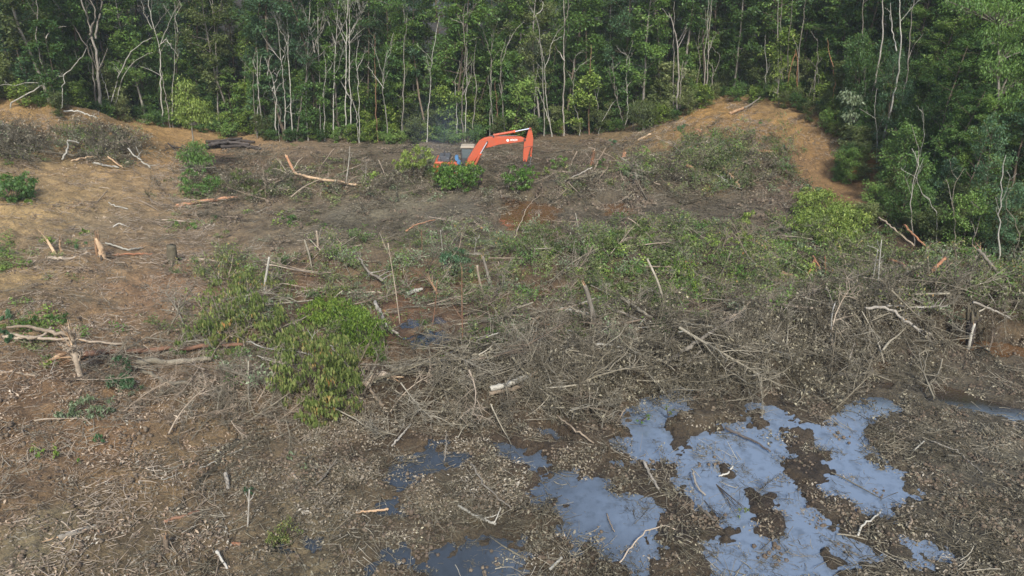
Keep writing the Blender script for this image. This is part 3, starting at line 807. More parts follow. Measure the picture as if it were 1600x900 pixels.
for i, (x0, lean) in enumerate([(455, -8), (478, 6), (500, -4), (520, 8), (540, 2), (548, -3)]):
    T('bare_crown_tree', 'dead white tree with a feathery crown in the upper left centre thicket', [[(x0, 190), (x0 + lean * .3, 120), (x0 + lean * .7, 60), (x0 + lean, 20), (x0 + lean * 1.3, -12)], [(x0 + lean * .7, 62), (x0 + lean + 12, 35), (x0 + lean + 22, 5)], [(x0 + lean * .6, 70), (x0 + lean - 14, 40), (x0 + lean - 22, 8)]], 1.2 + i * .2, .11, 'bark_white', 6, 2, .26, group='feathery dead white trees')
T('bare_tree', 'thin white bare tree bending left beside a straight twin, centre left', [[(560,218),(558,190),(555,168),(546,150),(535,136),(531,128),(540,112),(548,95)],[(546,150),(538,138),(545,118)]], -.3, .09, 'bark_white', 3, 1)
T('bare_tree', 'straight white bare tree standing close to its bent twin, centre left', [[(562,218),(561,180),(560,145),(557,110),(555,90),(560,62)],[(557,110),(566,92),(570,75)]], -.1, .08, 'bark_white', 4, 1)
T('slim_tree', 'reddish bare trunk between the white trees, centre left', [[(588,190),(587,130),(585,90),(585,55)]], 1.5, .11, 'bark_red', 1, 0)
T('bare_tree', 'white bare tree with Y-shaped limbs in the middle of the forest wall', [[(606,215),(603,170),(600,140),(602,110),(606,90),(612,70),(618,50)],[(600,125),(595,100),(588,78),(584,60)],[(600,138),(588,122),(578,108),(574,100)]], .5, .11, 'bark_white', 4, 1)
T('slim_tree', 'tall grey tree with bare twisted top above the excavator cab', [[(722,205),(722,150),(727,100),(728,75),(725,50),(724,30),(728,5)],[(725,42),(735,22),(745,5)],[(725,38),(712,32),(703,28)],[(722,150),(735,125),(738,118)]], 1.5, .13, 'bark_pale', 5, 2)
T('slim_tree', 'thin pale pole tree with bluish light trunk left of the boom', [[(714,205),(713,160),(710,130),(716,112),(718,95)]], .6, .06, 'bark_white', 2, 0)
T('slim_tree', 'reddish trunk standing behind the excavator boom', [[(778,212),(777,175),(775,150),(774,125)]], .2, .10, 'bark_red', 0)
T('slim_tree', 'pale trunk standing behind the excavator boom', [[(788,212),(786,170),(783,130),(782,90),(790,62)],[(783,100),(792,75),(800,55),(812,40)]], .4, .10, 'bark_pale', 4, 1)
T('slim_tree', 'thin pale sapling trunk left of the reddish one behind the boom', [[(772,210),(769,175),(765,140),(763,118)]], .2, .05, 'bark_white', 1, 0)
T('bare_tree', 'white twin tree rising right behind the excavator arm', [[(863,216),(858,185),(854,160),(852,130),(851,108),(848,88),(845,70)],[(851,108),(858,88),(861,68),(872,48),(880,40)],[(861,68),(868,62),(878,58)],[(858,190),(850,165),(842,145),(838,130)]], -.4, .11, 'bark_white', 2, 1)
T('bare_tree', 'loop-topped white bare tree high above the excavator arm', [[(850,190),(847,90),(843,50),(838,25),(830,12)],[(838,22),(848,16),(850,5),(844,-4)]], 2, .11, 'bark_white', 3, 1)
T('tall_tree', 'tall straight grey trunk reaching out of view right of the excavator', [[(881,208),(881,160),(882,110),(881,60),(883,20),(880,-12)],[(882,40),(888,15),(890,-8)],[(882,95),(872,80),(868,72)]], .6, .17, 'bark_pale', 3, 0)
T('bare_tree', 'crooked pale tree with two thin upright limbs right of the grey trunk', [[(907,195),(900,172),(895,155),(896,130),(898,113),(906,102),(915,97)],[(898,113),(896,95),(902,82),(912,78)],[(903,165),(912,140),(918,120)]], -.2, .08, 'bark_white', 2, 1)
T('slim_tree', 'smooth orange-red trunk right of the excavator', [[(921,200),(921,160),(922,130),(923,100),(924,70)]], .1, .12, 'bark_red', 0)
T('bare_tree', 'thin pale tree next to the orange-red trunk', [[(936,196),(934,165),(930,145),(926,120)],[(932,155),(936,138),(934,118)]], .1, .06, 'bark_white', 2, 1)
T('leaning_pole', 'thin white dead pole leaning right across the dark forest edge', [[(936,204),(941,190),(952,172),(968,148),(981,129)]], -1.2, .07, 'bark_white', 0)
T('bare_tree', 'thin tree leaning left crossed by the white pole', [[(976,200),(968,175),(962,150),(958,120),(957,88)],[(960,140),(952,118),(950,100)],[(958,108),(968,96)]], -.4, .08, 'bark_pale', 2, 1)
T('slim_tree', 'short pale trunk in front of the drooping bush right of centre', [[(989,206),(989,180),(989,155)]], -.6, .08, 'bark_pale', 0)
T('tall_tree', 'stout twin pale trunk at the left end of the orange mound', [[(1058,180),(1058,150),(1060,120),(1060,85),(1056,50),(1045,20)],[(1062,170),(1064,130),(1068,95)]], .2, .20, 'bark_pale', 3, 1)
T('slim_tree', 'slim pale trunk in the dark hollow behind the orange mound', [[(1103,160),(1104,130),(1106,100),(1108,60),(1112,25),(1113,-10)],[(1108,62),(1104,35),(1103,10)]], 1.2, .12, 'bark_pale', 2, 1)
T('slim_tree', 'thin upright trunk standing alone behind the orange mound', [[(1112,155),(1113,130),(1113,115)]], 2.2, .08, 'bark_pale', 0)
T('snapped_tree', 'orange-brown snapped trunk at the back of the orange mound', [[(1243,160),(1243,130),(1243,100),(1241,77)],[(1243,84),(1236,98),(1233,130),(1235,155)]], -.3, .11, 'wood_orange', 0)
T('slim_tree', 'tall pale brown trunk behind the snapped orange one', [[(1248,160),(1247,90),(1252,50),(1256,10),(1258,-10)]], 1.2, .12, 'bark_pale', 1, 0)
T('bare_tree', 'thin grey bare tree with drooping legs right of the snapped trunk', [[(1272,160),(1274,130),(1277,105),(1280,85),(1280,60)],[(1277,105),(1281,125),(1286,150)],[(1276,112),(1266,135),(1262,150)],[(1276,105),(1268,98),(1260,90)]], -.2, .08, 'bark_pale', 2, 1)
T('snapped_tree', 'short snapped stem with an orange top among leaves at upper right', [[(1306,130),(1303,95),(1298,72),(1295,60)]], -.3, .08, 'wood_orange', 0)
for x0, x1, lab in [(1216, 1214, 'thin grey trunk in the upper right forest, leftmost of three'), (1222, 1224, 'thin reddish grey trunk in the upper right forest, middle of three'), (1230, 1237, 'thin grey trunk in the upper right forest, rightmost of three')]:
    T('slim_tree', lab, [[(x0, 160), (x0, 60), ((x0 + x1) / 2, 25), (x1, -10)]], 2.5, .10, 'bark_pale', 1, 0)
T('slim_tree', 'pale double trunk rising out of the dark foliage at upper right', [[(1350,130),(1350,70),(1351,40),(1353,-10)]], 2, .13, 'bark_pale', 1, 0, Y=58)
T('slim_tree', 'curved grey trunk, left one of the upper right pair', [[(1367,125),(1372,95),(1377,70),(1380,30),(1384,-10)]], 2, .17, 'bark_pale', 1, 0, Y=55)
T('bare_tree', 'twin white trunks close together in the upper right forest', [[(1403,118),(1402,85),(1404,65),(1406,40),(1409,10),(1411,-10)],[(1401,80),(1401,55),(1402,30),(1400,5)]], 2, .15, 'bark_white', 2, 1, Y=52)
T('slim_tree', 'pale sinuous trunk right of the twin white trunks', [[(1420,110),(1424,70),(1430,45),(1434,20),(1438,-10)]], 2, .12, 'bark_pale', 1, 0, Y=52)
T('slim_tree', 'thin white forked stem in front of the near right foliage', [[(1441,235),(1442,205),(1440,180),(1436,165)],[(1442,190),(1434,172),(1428,163)]], 0, .06, 'bark_white', 1, 0, Y=44.5)

random.seed(33)
for i in range(16):
    px = random.uniform(10, 1290); base = float(np.interp(px, [q[0] for q in EDGE_PX], [q[1] for q in EDGE_PX]))
    top = random.uniform(-12, 110); lean = random.gauss(0, 9); k = random.random()
    mt = 'bark_white' if k < .45 else 'bark_pale' if k < .9 else 'bark_red'
    kind = 'pale' if mt != 'bark_red' else 'reddish'
    pts_ = [(px, base - 2)] + [(px + lean * t + random.gauss(0, 2.2), base - 2 + (top - base) * t) for t in (.25, .5, .75, 1)]
    ls = [pts_]
    if random.random() < .5: ls.append([pts_[3], (pts_[3][0] + random.choice((-1, 1)) * random.uniform(6, 14), pts_[3][1] - 22), (pts_[3][0] + random.gauss(0, 14), pts_[3][1] - 45)])
    w_ = where((px - 800) / FPX * 68, 68 if px < 1050 else 62)
    T('slim_tree', f'thin {kind} half-bare tree {w_}', ls, random.uniform(.2, 2.2), random.uniform(.055, .10), mt, random.choice((2, 3, 4)), 1, .2, seed=i * 31, group=f'thin {kind} half-bare trees {w_}')

for i in range(9):
    px = 1345 + i * 30 + random.uniform(-6, 6); base = float(np.interp(px, [1330, 1385, 1400, 1425, 1500, 1600], [205, 268, 335, 378, 404, 424]))
    tall = random.uniform(60, 200)
    T('slim_tree', ['thin pale stem rising in front of the right bank', 'thin grey stem leaning in front of the right bank'][i % 2], [[(px, base), (px + random.gauss(0, 4), base - tall * .4), (px + random.gauss(0, 9), base - tall * .75), (px + random.gauss(0, 14), base - tall)]],
      0, random.uniform(.045, .08), ['bark_pale', 'bark_white', 'twig_grey'][i % 3], 3, 1, .22, Y=float(hit1(px, base + 4)[1]), seed=i * 17, group=['thin pale stems on the right bank', 'thin grey stems on the right bank'][i % 2])
# ------------------------------------------------------------------ debris prototypes
def fallen_branch_mesh(name, seed, L, nsub, r0, mat, leafmat=None, nleaf=0, fan=.6):
    rng = np.random.default_rng(seed)
    main = branch_path(rng, (-L / 2, 0, 0.02), (1, 0, .10), L, 7, .14, -.012)
    main[:, 2] = np.abs(main[:, 2])
    P = [resample(main, 5)]; R = [np.linspace(r0, r0 * .35, 5)]
    tips = []
    for i in range(nsub):
        t = rng.uniform(.15, 1) * 6; j = int(min(t, 5)); q = main[j] + (main[j + 1] - main[j]) * (t - j)
        d = main[j + 1] - main[j]; d /= np.linalg.norm(d)
        s = rng.normal(size=3) * (1, 1, .55); s[2] = abs(s[2]) * .8; s /= np.linalg.norm(s)
        b = branch_path(rng, q, d * rng.uniform(.4, 1.1) + s * fan * rng.uniform(.6, 1.5), L * rng.uniform(.18, .5), 5, .2, -.02)
        b[:, 2] = np.maximum(b[:, 2], .01)
        P.append(b); R.append(np.linspace(r0 * .38, .006, 5)); tips.append(b[4]); tips.append(b[3])
        for k in range(3):
            c = branch_path(rng, b[rng.integers(1, 4)], d + rng.normal(size=3) * (.9, .9, .4), L * rng.uniform(.08, .22), 5, .2, -.01)
            c[:, 2] = np.maximum(c[:, 2], .01)
            P.append(c); R.append(np.linspace(r0 * .2, .005, 5)); tips.append(c[4])
    parts = [tubes(np.array(P), np.array(R), 3)]
    mats = [M[mat]]; mi = np.zeros(len(parts[0][1]), int)
    if leafmat:
        tips = np.array(tips); ids = rng.integers(0, len(tips), nleaf)
        C = tips[ids] + rng.normal(size=(nleaf, 3)) * (.12, .12, .07); C[:, 2] = np.maximum(C[:, 2], .01)
        l = rng.uniform(.08, .17, nleaf)
        parts.append(leaf_quads(C, l, l * .5, rng, up=.6, droop=.5)); mats.append(M[leafmat])
        mi = np.r_[mi, np.ones(nleaf, int)]
    V, F = merge(parts)
    return mesh_quads(name, V, F, mats, mat_idx=mi, smooth=False)

def litter_patch_mesh(name, seed, n, rad, mat, lo=.05, hi=.12, w=.45, thick=.03, up=1.4):
    rng = np.random.default_rng(seed)
    r = rad * np.sqrt(rng.random(n)) * (0.6 + .4 * rng.random(n)); a = rng.uniform(0, 6.283, n)
    C = np.stack([r * np.cos(a), r * np.sin(a), rng.uniform(.005, thick, n)], 1)
    l = rng.uniform(lo, hi, n)
    V, F = leaf_quads(C, l, l * rng.uniform(w * .6, w * 1.3, n), rng, up=up)
    return mesh_quads(name, V, F, M[mat], smooth=False)

def twig_patch_mesh(name, seed, n, rad, mat, lo=.15, hi=.6, r=.008, thick=.05):
    rng = np.random.default_rng(seed); P = []; R = []
    a0 = rng.uniform(0, 3.14)
    for i in range(n):
        c = np.array([rng.normal() * rad * .5, rng.normal() * rad * .5, rng.uniform(.01, thick)])
        a = a0 + rng.normal() * .9; L = rng.uniform(lo, hi)
        p = branch_path(rng, c, (math.cos(a), math.sin(a), rng.normal() * .08), L, 4, .15)
        p[:, 2] = np.maximum(p[:, 2], .008)
        P.append(p); R.append(np.linspace(r, r * .5, 4) * rng.uniform(.6, 1.7))
    return mesh_quads(name, *tubes(np.array(P), np.array(R), 3), M[mat])

def stick_mesh(name, seed, L, r, mat, wig=.05):
    rng = np.random.default_rng(seed)
    p = branch_path(rng, (-L / 2, 0, 0), (1, 0, 0), L, 8, wig); p[:, 2] -= p[:, 2].mean()
    return mesh_quads(name, *tubes(p[None], (np.linspace(r, r * .55, 8) * rng.uniform(.85, 1.15, 8))[None], 5), M[mat])

def clod_mesh(name, seed, mat, n=14, rad=.5):
    rng = np.random.default_rng(seed); parts = []
    for i in range(n):
        s = rng.uniform(.015, .07) ; c = np.array([rng.normal() * rad * .5, rng.normal() * rad * .5, s * .15])
        k = 5; an = np.arange(k) * 2 * np.pi / k
        ring = lambda rr, z: c + np.stack([np.cos(an) * rr * rng.uniform(.7, 1.3, k), np.sin(an) * rr * rng.uniform(.7, 1.3, k), np.full(k, z) + rng.normal(size=k) * s * .15], 1)
        V = np.concatenate([ring(s, -s * .5), ring(s * 1.1, s * .2), ring(s * .5, s * .8)])
        f = []
        for a in range(2):
            for b in range(k): f.append((a * k + b, a * k + (b + 1) % k, (a + 1) * k + (b + 1) % k, (a + 1) * k + b))
        f.append((10, 11, 12, 13)); f.append((10, 13, 14, 14)) if False else None
        parts.append((V, np.array([q for q in f if q])))
    return mesh_quads(name, *merge(parts), M[mat], smooth=True)

BR = {
 'grey': [fallen_branch_mesh('grey_branch', 300 + i, L, n, r, 'twig_grey') for i, (L, n, r) in enumerate([(2.2, 12, .03), (1.6, 11, .022), (2.8, 14, .035), (1.3, 9, .018), (2.0, 16, .025), (3.2, 14, .045)])],
 'mud': [fallen_branch_mesh('muddy_branch', 320 + i, L, n, r, 'twig_mud', 'leaf_mud', nl) for i, (L, n, r, nl) in enumerate([(2.0, 12, .028, 60), (1.5, 12, .02, 80), (2.6, 14, .034, 50), (1.2, 10, .018, 70), (1.8, 15, .024, 40)])],
 'big': [fallen_branch_mesh('large_limb', 380 + i, L, n, r, m) for i, (L, n, r, m) in enumerate([(4.2, 9, .075, 'twig_grey'), (3.6, 8, .06, 'twig_mud'), (4.6, 12, .07, 'twig_grey'), (3.2, 9, .055, 'twig_tan'), (4.0, 7, .07, 'bark_brown')])],
 'tan': [fallen_branch_mesh('tan_branch', 340 + i, L, n, r, 'twig_tan') for i, (L, n, r) in enumerate([(2.0, 9, .026), (1.5, 9, .02), (2.6, 11, .034), (1.1, 8, .016)])],
 'leafy': [fallen_branch_mesh('leafy_branch', 360 + i, L, n, r, 'twig_grey', lm, nl) for i, (L, n, r, nl, lm) in enumerate([(1.8, 12, .022, 130, 'leaf_olive'), (1.4, 10, .018, 120, 'leaf_mid'), (2.2, 13, .026, 150, 'leaf_wilt'), (1.2, 10, .016, 100, 'leaf_olive'), (1.6, 12, .02, 120, 'leaf_pale'), (1.7, 12, .02, 130, 'leaf_mid')])],
}
LIT = {
 'dead': [litter_patch_mesh('dead_leaf_patch', 400 + i, 60, .5, 'leaf_dead') for i in range(5)],
 'mud': [litter_patch_mesh('muddy_leaf_patch', 410 + i, 60, .5, 'leaf_mud', .05, .13, thick=.06, up=.9) for i in range(5)],
 'chip': [litter_patch_mesh('chip_patch', 420 + i, 36, .6, 'chip', .05, .16, .3, thick=.03) for i in range(4)],
 'twig': [twig_patch_mesh('twig_patch', 430 + i, 26, .8, 'twig_grey') for i in range(4)],
 'twigtan': [twig_patch_mesh('tan_twig_patch', 440 + i, 22, .8, 'twig_tan', .12, .5, .009) for i in range(4)],
 'twigmud': [twig_patch_mesh('muddy_twig_patch', 450 + i, 30, .8, 'twig_mud', .1, .6, .009, .07) for i in range(4)],
 'green': [litter_patch_mesh('green_leaf_patch', 460 + i, 50, .45, ['leaf_olive', 'leaf_wilt', 'leaf_olive', 'leaf_pale'][i], .06, .14, .5, thick=.16, up=.7) for i in range(4)],
 'greenb': [litter_patch_mesh('green_sprout_patch', 470 + i, 60, .45, ['leaf_mid', 'leaf_olive', 'leaf_bright', 'leaf_olive'][i], .07, .16, .5, thick=.22, up=.7) for i in range(4)],
 'oclod': [clod_mesh('orange_clod_patch', 490 + i, 'clay_orange') for i in range(4)],
 'clod': [clod_mesh('clod_patch', 480 + i, 'clay') for i in range(5)],
}
_pc = {}
def proto_collection(key, meshes):
    if key in _pc: return _pc[key]
    c = bpy.data.collections.new('prototypes_' + key)
    for i, m in enumerate(meshes):
        c.objects.link(bpy.data.objects.new(m.name, m))
    _pc[key] = c
    return c

def stuff(name, label, cat, P, ROT, S, key, meshes):
    me = bpy.data.meshes.new(name); me.vertices.add(len(P)); me.vertices.foreach_set('co', np.asarray(P, np.float32).ravel())
    a = me.attributes.new('rot', 'FLOAT_VECTOR', 'POINT'); a.data.foreach_set('vector', np.asarray(ROT, np.float32).ravel())
    a = me.attributes.new('scl', 'FLOAT', 'POINT'); a.data.foreach_set('value', np.asarray(S, np.float32).ravel())
    a = me.attributes.new('pick', 'INT', 'POINT'); a.data.foreach_set('value', RNG.integers(0, len(meshes), len(P)).astype(np.int32))
    o = bpy.data.objects.new(name, me); link(o)
    o['kind'] = 'stuff'; o['label'] = label; o['category'] = cat
    ng = bpy.data.node_groups.new(name, 'GeometryNodeTree')
    ng.interface.new_socket('Geometry', in_out='INPUT', socket_type='NodeSocketGeometry')
    ng.interface.new_socket('Geometry', in_out='OUTPUT', socket_type='NodeSocketGeometry')
    N = ng.nodes; gi = N.new('NodeGroupInput'); go = N.new('NodeGroupOutput')
    ip = N.new('GeometryNodeInstanceOnPoints'); ci = N.new('GeometryNodeCollectionInfo')
    ci.inputs['Collection'].default_value = proto_collection(key, meshes)
    ci.inputs['Separate Children'].default_value = True; ci.inputs['Reset Children'].default_value = True
    def attr(nm, ty):
        n = N.new('GeometryNodeInputNamedAttribute'); n.data_type = ty; n.inputs['Name'].default_value = nm; return n.outputs['Attribute']
    ng.links.new(gi.outputs[0], ip.inputs['Points']); ng.links.new(ci.outputs[0], ip.inputs['Instance'])
    ip.inputs['Pick Instance'].default_value = True
    ng.links.new(attr('pick', 'INT'), ip.inputs['Instance Index'])
    ng.links.new(attr('rot', 'FLOAT_VECTOR'), ip.inputs['Rotation'])
    ng.links.new(attr('scl', 'FLOAT'), ip.inputs['Scale'])
    ng.links.new(ip.outputs[0], go.inputs[0])
    md = o.modifiers.new('scatter', 'NODES'); md.node_group = ng
    return o

def in_px_poly(poly, n, alpha=1.5, seed=0):
    """n random ground points below a pixel polygon; alpha 3 = even per square metre, 0 = even per pixel"""
    rng = np.random.default_rng(seed + 1000); P = np.array(poly, float)
    lo = P.min(0); hi = P.max(0); out = []
    ymin = None; got = 0
    while got < n:
        q = rng.uniform(lo, hi, (n * 3, 2)); q = q[inside(q[:, 0], q[:, 1], P)]
        dep = np.tan(PITCH - np.arctan((450 - q[:, 1]) / FPX)); d = 1 / np.maximum(dep, .05)
        dm = 1 / max(.05, math.tan(PITCH - math.atan((450 - lo[1]) / FPX)))
        q = q[rng.random(len(q)) < (d / dm) ** alpha]
        out.append(q); got += len(q)
    return np.concatenate(out)[:n]

def place(poly, n, alpha=1.5, seed=0, avoid_water=0.0, lift=(0, 0), tilt=.12, flow=0.0, scale=(.8, 1.2), flow_ang=None, gate=.85, soft=1.0, margin=None):
    rng = np.random.default_rng(seed + 5)
    q = in_px_poly(poly, n, alpha, seed)
    q = q + rng.normal(size=q.shape) * np.array([48, 13]) * soft * np.clip((q[:, 1:] - 120) / 380, .35, 1.3)
    W = hit(q[:, 0], q[:, 1])
    x, y = W[:, 0], W[:, 1]
    z = height(x, y)
    # patchy: thick drifts and bare gaps
    k = np.clip(y / 30, .7, 2)
    g_ = fbm(x * .75 / k, y * .75 / k, 3, 800 + seed)
    keep = rng.random(len(x)) < sstep((g_ - .5) / .16 + .5) * gate + (1 - gate)
    if avoid_water:
        m_ = (.32 if margin is None else margin)
        keep &= (wsd(x, y) > m_) | (y > 60) | (rng.random(len(x)) > avoid_water)
    x, y, z = x[keep], y[keep], z[keep]
    z = np.maximum(z, .005)
    # slope so patches lie on the ground
    e = .35
    gx = (height(x + e, y) - height(x - e, y)) / (2 * e); gy = (height(x, y + e) - height(x, y - e)) / (2 * e)
    rz = rng.uniform(0, 2 * np.pi, len(x))
    if flow:
        fa = (fbm(x * .18, y * .18, 2, 401) * 2.6 - 1.3) * math.pi if flow_ang is None else np.full(len(x), flow_ang)
        m = rng.random(len(x)) < flow
        rz = np.where(m, fa + rng.normal(size=len(x)) * .45 + (rng.random(len(x)) < .5) * math.pi, rz)
    g = np.clip(np.stack([gx, gy], 1), -.7, .7)
    # rotate the normal tilt into the patch's own frame (euler XYZ: Rz*Ry*Rx)
    c, s_ = np.cos(rz), np.sin(rz)
    ux = g[:, 0] * c + g[:, 1] * s_; uy = -g[:, 0] * s_ + g[:, 1] * c
    rx = np.arctan(uy) + rng.normal(size=len(x)) * tilt; ry = -np.arctan(ux) + rng.normal(size=len(x)) * tilt
    P = np.stack([x, y, z + rng.uniform(lift[0], max(lift[1], lift[0] + 1e-6), len(x))], 1)
    return P, np.stack([rx, ry, rz], 1), rng.uniform(*scale, len(x))

ALLG = [(-60,330),(300,300),(900,330),(1250,330),(1400,400),(1660,440),(1660,960),(-60,960)]
LOW = [(380,640),(560,640),(900,600),(1300,600),(1420,520),(1660,520),(1660,960),(300,960),(330,760)]
LEFTG = [(-60,420),(330,400),(420,520),(420,700),(330,800),(300,960),(-60,960)]
UPL = [(-60,170),(220,200),(300,230),(330,330),(300,420),(-60,430)]
UPM = [(270,232),(400,228),(830,228),(980,218),(1060,235),(1215,262),(1270,300),(1200,360),(800,370),(420,390),(330,340)]
MOUND = [(960,215),(1070,175),(1130,158),(1290,180),(1310,250),(1200,250),(1050,235)]
TRANS = [(200,260),(330,240),(380,400),(420,520),(300,520),(200,470),(230,360)]
MID = [(330,410),(420,385),(560,370),(860,350),(1200,350),(1400,410),(1560,440),(1400,470),(1000,520),(620,560),(330,600),(300,480)]
TANG = [(560,590),(700,540),(850,505),(1000,495),(1130,470),(1260,470),(1400,425),(1640,435),(1640,530),(1470,528),(1400,560),(1340,600),(1200,625),(1100,610),(950,650),(820,645),(720,680),(600,650)]
def S(*a, **k): return stuff(*a, **k)
# leaf litter, chips and twigs
S('dead_leaf_litter', 'pale dead leaves strewn over the wet mud around the pools', 'leaf litter', *place(LOW, 650, .9, 21, avoid_water=.93, margin=.12, tilt=.15, scale=(.7, 1.2)), 'dead', LIT['dead'])
PATCH = [(620,640),(760,640),(830,700),(800,780),(700,800),(520,820),(430,790),(420,690),(500,650)]
S('dead_leaf_litter', 'thick drift of grey dead leaves left of the first pools', 'leaf litter', *place(PATCH, 640, .6, 22, avoid_water=.95, tilt=.2, lift=(0, .04), scale=(.7, 1.2)), 'dead', LIT['dead'])
S('muddy_leaf_litter', 'mud-coated leaves and stems matted between the pools', 'leaf litter', *place(LOW, 760, .9, 23, avoid_water=.97, margin=.12, tilt=.25, scale=(.7, 1.25)), 'mudleaf', LIT['mud'])
RIGHTLOW = [(1180,560),(1420,520),(1660,520),(1660,960),(1440,960),(1420,800),(1400,740),(1340,660)]
S('muddy_leaf_litter', 'matted muddy stalks on the flat at lower right', 'leaf litter', *place(RIGHTLOW, 150, .8, 24, avoid_water=.9, margin=.12, tilt=.3, scale=(.8, 1.3)), 'mudleaf', LIT['mud'])
S('dead_leaf_litter', 'dry leaves scattered over the reddish ground at left', 'leaf litter', *place(LEFTG, 350, .9, 25, tilt=.15, scale=(.7, 1.3)), 'dead', LIT['dead'])
S('wood_chip_litter', 'wood chips and bark scraps scattered over the left ground', 'wood chips', *place(LEFTG, 750, 1.1, 26, tilt=.1, scale=(.6, 1.3)), 'chip', LIT['chip'])
S('wood_chip_litter', 'wood chips and bark scraps on the clearing further back', 'wood chips', *place(UPL + [], 450, 1.8, 27, scale=(.7, 1.6)), 'chip', LIT['chip'])
S('twig_litter', 'thin grey twigs lying over the near ground', 'twigs', *place(ALLG, 1260, 1.0, 28, avoid_water=.75, flow=.5, scale=(.6, 1.3)), 'twig', LIT['twig'])
S('twig_litter', 'thin tan twigs over the left ground', 'twigs', *place(LEFTG, 520, 1.0, 29, flow=.5, scale=(.6, 1.3)), 'twigtan', LIT['twigtan'])
S('twig_litter', 'twigs and stems strewn over the far left slope', 'twigs', *place(UPL, 350, 1.8, 30, flow=.5, scale=(.8, 1.8)), 'twigtan', LIT['twigtan'])
S('twig_litter', 'muddy twigs strewn over the churned ground round the excavator', 'twigs', *place(UPM, 1260, 1.6, 31, avoid_water=.9, flow=.4, scale=(.9, 1.9)), 'twigmud', LIT['twigmud'])
S('twig_litter', 'grey twigs strewn over the churned ground in front of the excavator', 'twigs', *place(UPM, 510, 1.6, 32, avoid_water=.9, flow=.4, scale=(.8, 1.7)), 'twig', LIT['twig'])
S('dead_leaf_litter', 'dead leaves over the churned ground in front of the excavator', 'leaf litter', *place(UPM, 600, 1.6, 33, avoid_water=.9, scale=(.8, 1.7)), 'dead', LIT['dead'])
S('muddy_twig_litter', 'muddy twigs matted between the pools', 'twigs', *place(LOW, 1000, .9, 34, avoid_water=.9, flow=.6, scale=(.6, 1.2)), 'twigmud', LIT['twigmud'])
S('soil_clods', 'clods of wet earth over the mud between the pools', 'soil clods', *place(LOW, 1100, .8, 35, avoid_water=.95, scale=(.5, 1.2)), 'clod', LIT['clod'])
S('soil_clods', 'clods of earth on the ground at left', 'soil clods', *place(LEFTG, 260, .9, 36, scale=(.5, 1.2)), 'clod', LIT['clod'])
S('soil_clods', 'clods of churned earth on the clearing behind', 'soil clods', *place(UPM + [], 1500, 1.7, 37, scale=(.8, 2.0)), 'clod', LIT['clod'])
# specks and bent stems floating on the pools
POOLS = [(840,620),(1440,620),(1480,900),(560,900),(590,700),(780,670)]
P_, R_, S_ = place(POOLS, 260, .6, 38, scale=(.25, .55), gate=1)
wz = height(P_[:, 0], P_[:, 1]) < -.01
S('floating_twigs', 'thin stems and scraps floating on the pale pools', 'twigs', P_[wz] * (1, 1, 0) + (0, 0, .004), R_[wz] * (0, 0, 1), S_[wz], 'twigmud', LIT['twigmud'])
S('twig_litter', 'tan twigs where the left slope meets the slash band', 'twigs', *place(TRANS, 420, 1.3, 44, flow=.4, scale=(.8, 1.6)), 'twigtan', LIT['twigtan'])
S('branch_tangle', 'scattered small branches where the left slope meets the slash band', 'brush', *place(TRANS, 110, 1.3, 45, lift=(0, .1), tilt=.15, scale=(.4, .9)), 'btan', BR['tan'])
S('twig_litter', 'thin stems scattered over the orange mound', 'twigs', *place(MOUND, 420, 1.3, 46, flow=.4, scale=(.8, 1.5)), 'twigtan', LIT['twigtan'])
S('branch_tangle', 'small muddy branches scattered over the orange mound', 'brush', *place([(930,222),(1040,190),(1120,185),(1200,165),(1300,190),(1330,260),(1230,300),(1190,230),(1050,235)], 90, 1.3, 39, tilt=.15, scale=(.4, .9)), 'bmud', BR['mud'])
S('green_sprouts', 'green sprouts dotted over the orange mound', 'weeds', *place([(930,222),(1040,195),(1120,195),(1200,170),(1300,190),(1330,250),(1230,260),(1190,230),(1050,235)], 46, 1.3, 49, tilt=.15, scale=(.5, 1.0)), 'greenb', LIT['greenb'])
S('soil_clods', 'clods of orange earth over the mound', 'soil clods', *place(MOUND, 150, 1.3, 47, scale=(.4, 1.0)), 'oclod', LIT['oclod'])
S('soil_clods', 'clods of tan earth over the left slope', 'soil clods', *place(UPL, 260, 1.6, 48, scale=(.4, 1.0)), 'oclod', LIT['oclod'])
# greens lying on the ground
GREENS = [(330,400),(560,380),(860,345),(1330,345),(1440,420),(1420,470),(1000,490),(860,470),(600,470),(420,520),(300,470)]
S('green_slash', 'cut green leaves lying over the slash band across the middle', 'leaf litter', *place(GREENS, 800, 1.2, 40, avoid_water=.9, tilt=.3, lift=(0, .25), scale=(.7, 1.3)), 'green', LIT['green'])
RG = [(840,350),(1330,345),(1440,420),(1300,470),(1000,480),(860,440)]
S('green_slash', 'dense cut green foliage over the right part of the slash band', 'leaf litter', *place(RG, 560, 1.2, 41, avoid_water=.9, tilt=.4, lift=(.05, .4), scale=(.8, 1.4)), 'greenb', LIT['greenb'])
EXG = [(260,250),(480,250),(480,320),(250,325)]
S('green_slash', 'green leaves lying in the brush line left of the excavator', 'leaf litter', *place([(300,255),(480,260),(860,265),(1230,225),(1230,300),(900,310),(480,320),(280,320)], 540, 1.5, 42, tilt=.3, lift=(0, .3), scale=(.9, 1.6)), 'green', LIT['green'])
WEEDS = [([(-40,390),(60,380),(80,400),(70,430),(-40,440)], 110), ([(20,500),(90,490),(100,520),(60,545),(0,540)], 60), ([(200,165),(440,210),(440,222),(190,192)], 90), ([(0,215),(60,210),(60,255),(0,250)], 50), ([(280,345),(310,345),(310,362),(278,362)], 14), ([(430,340),(470,338),(470,355),(440,356)], 16), ([(115,365),(148,362),(150,380),(118,380)], 10)]
_w = [place(p, n, 1, 43 + i, tilt=.2) for i, (p, n) in enumerate(WEEDS)]
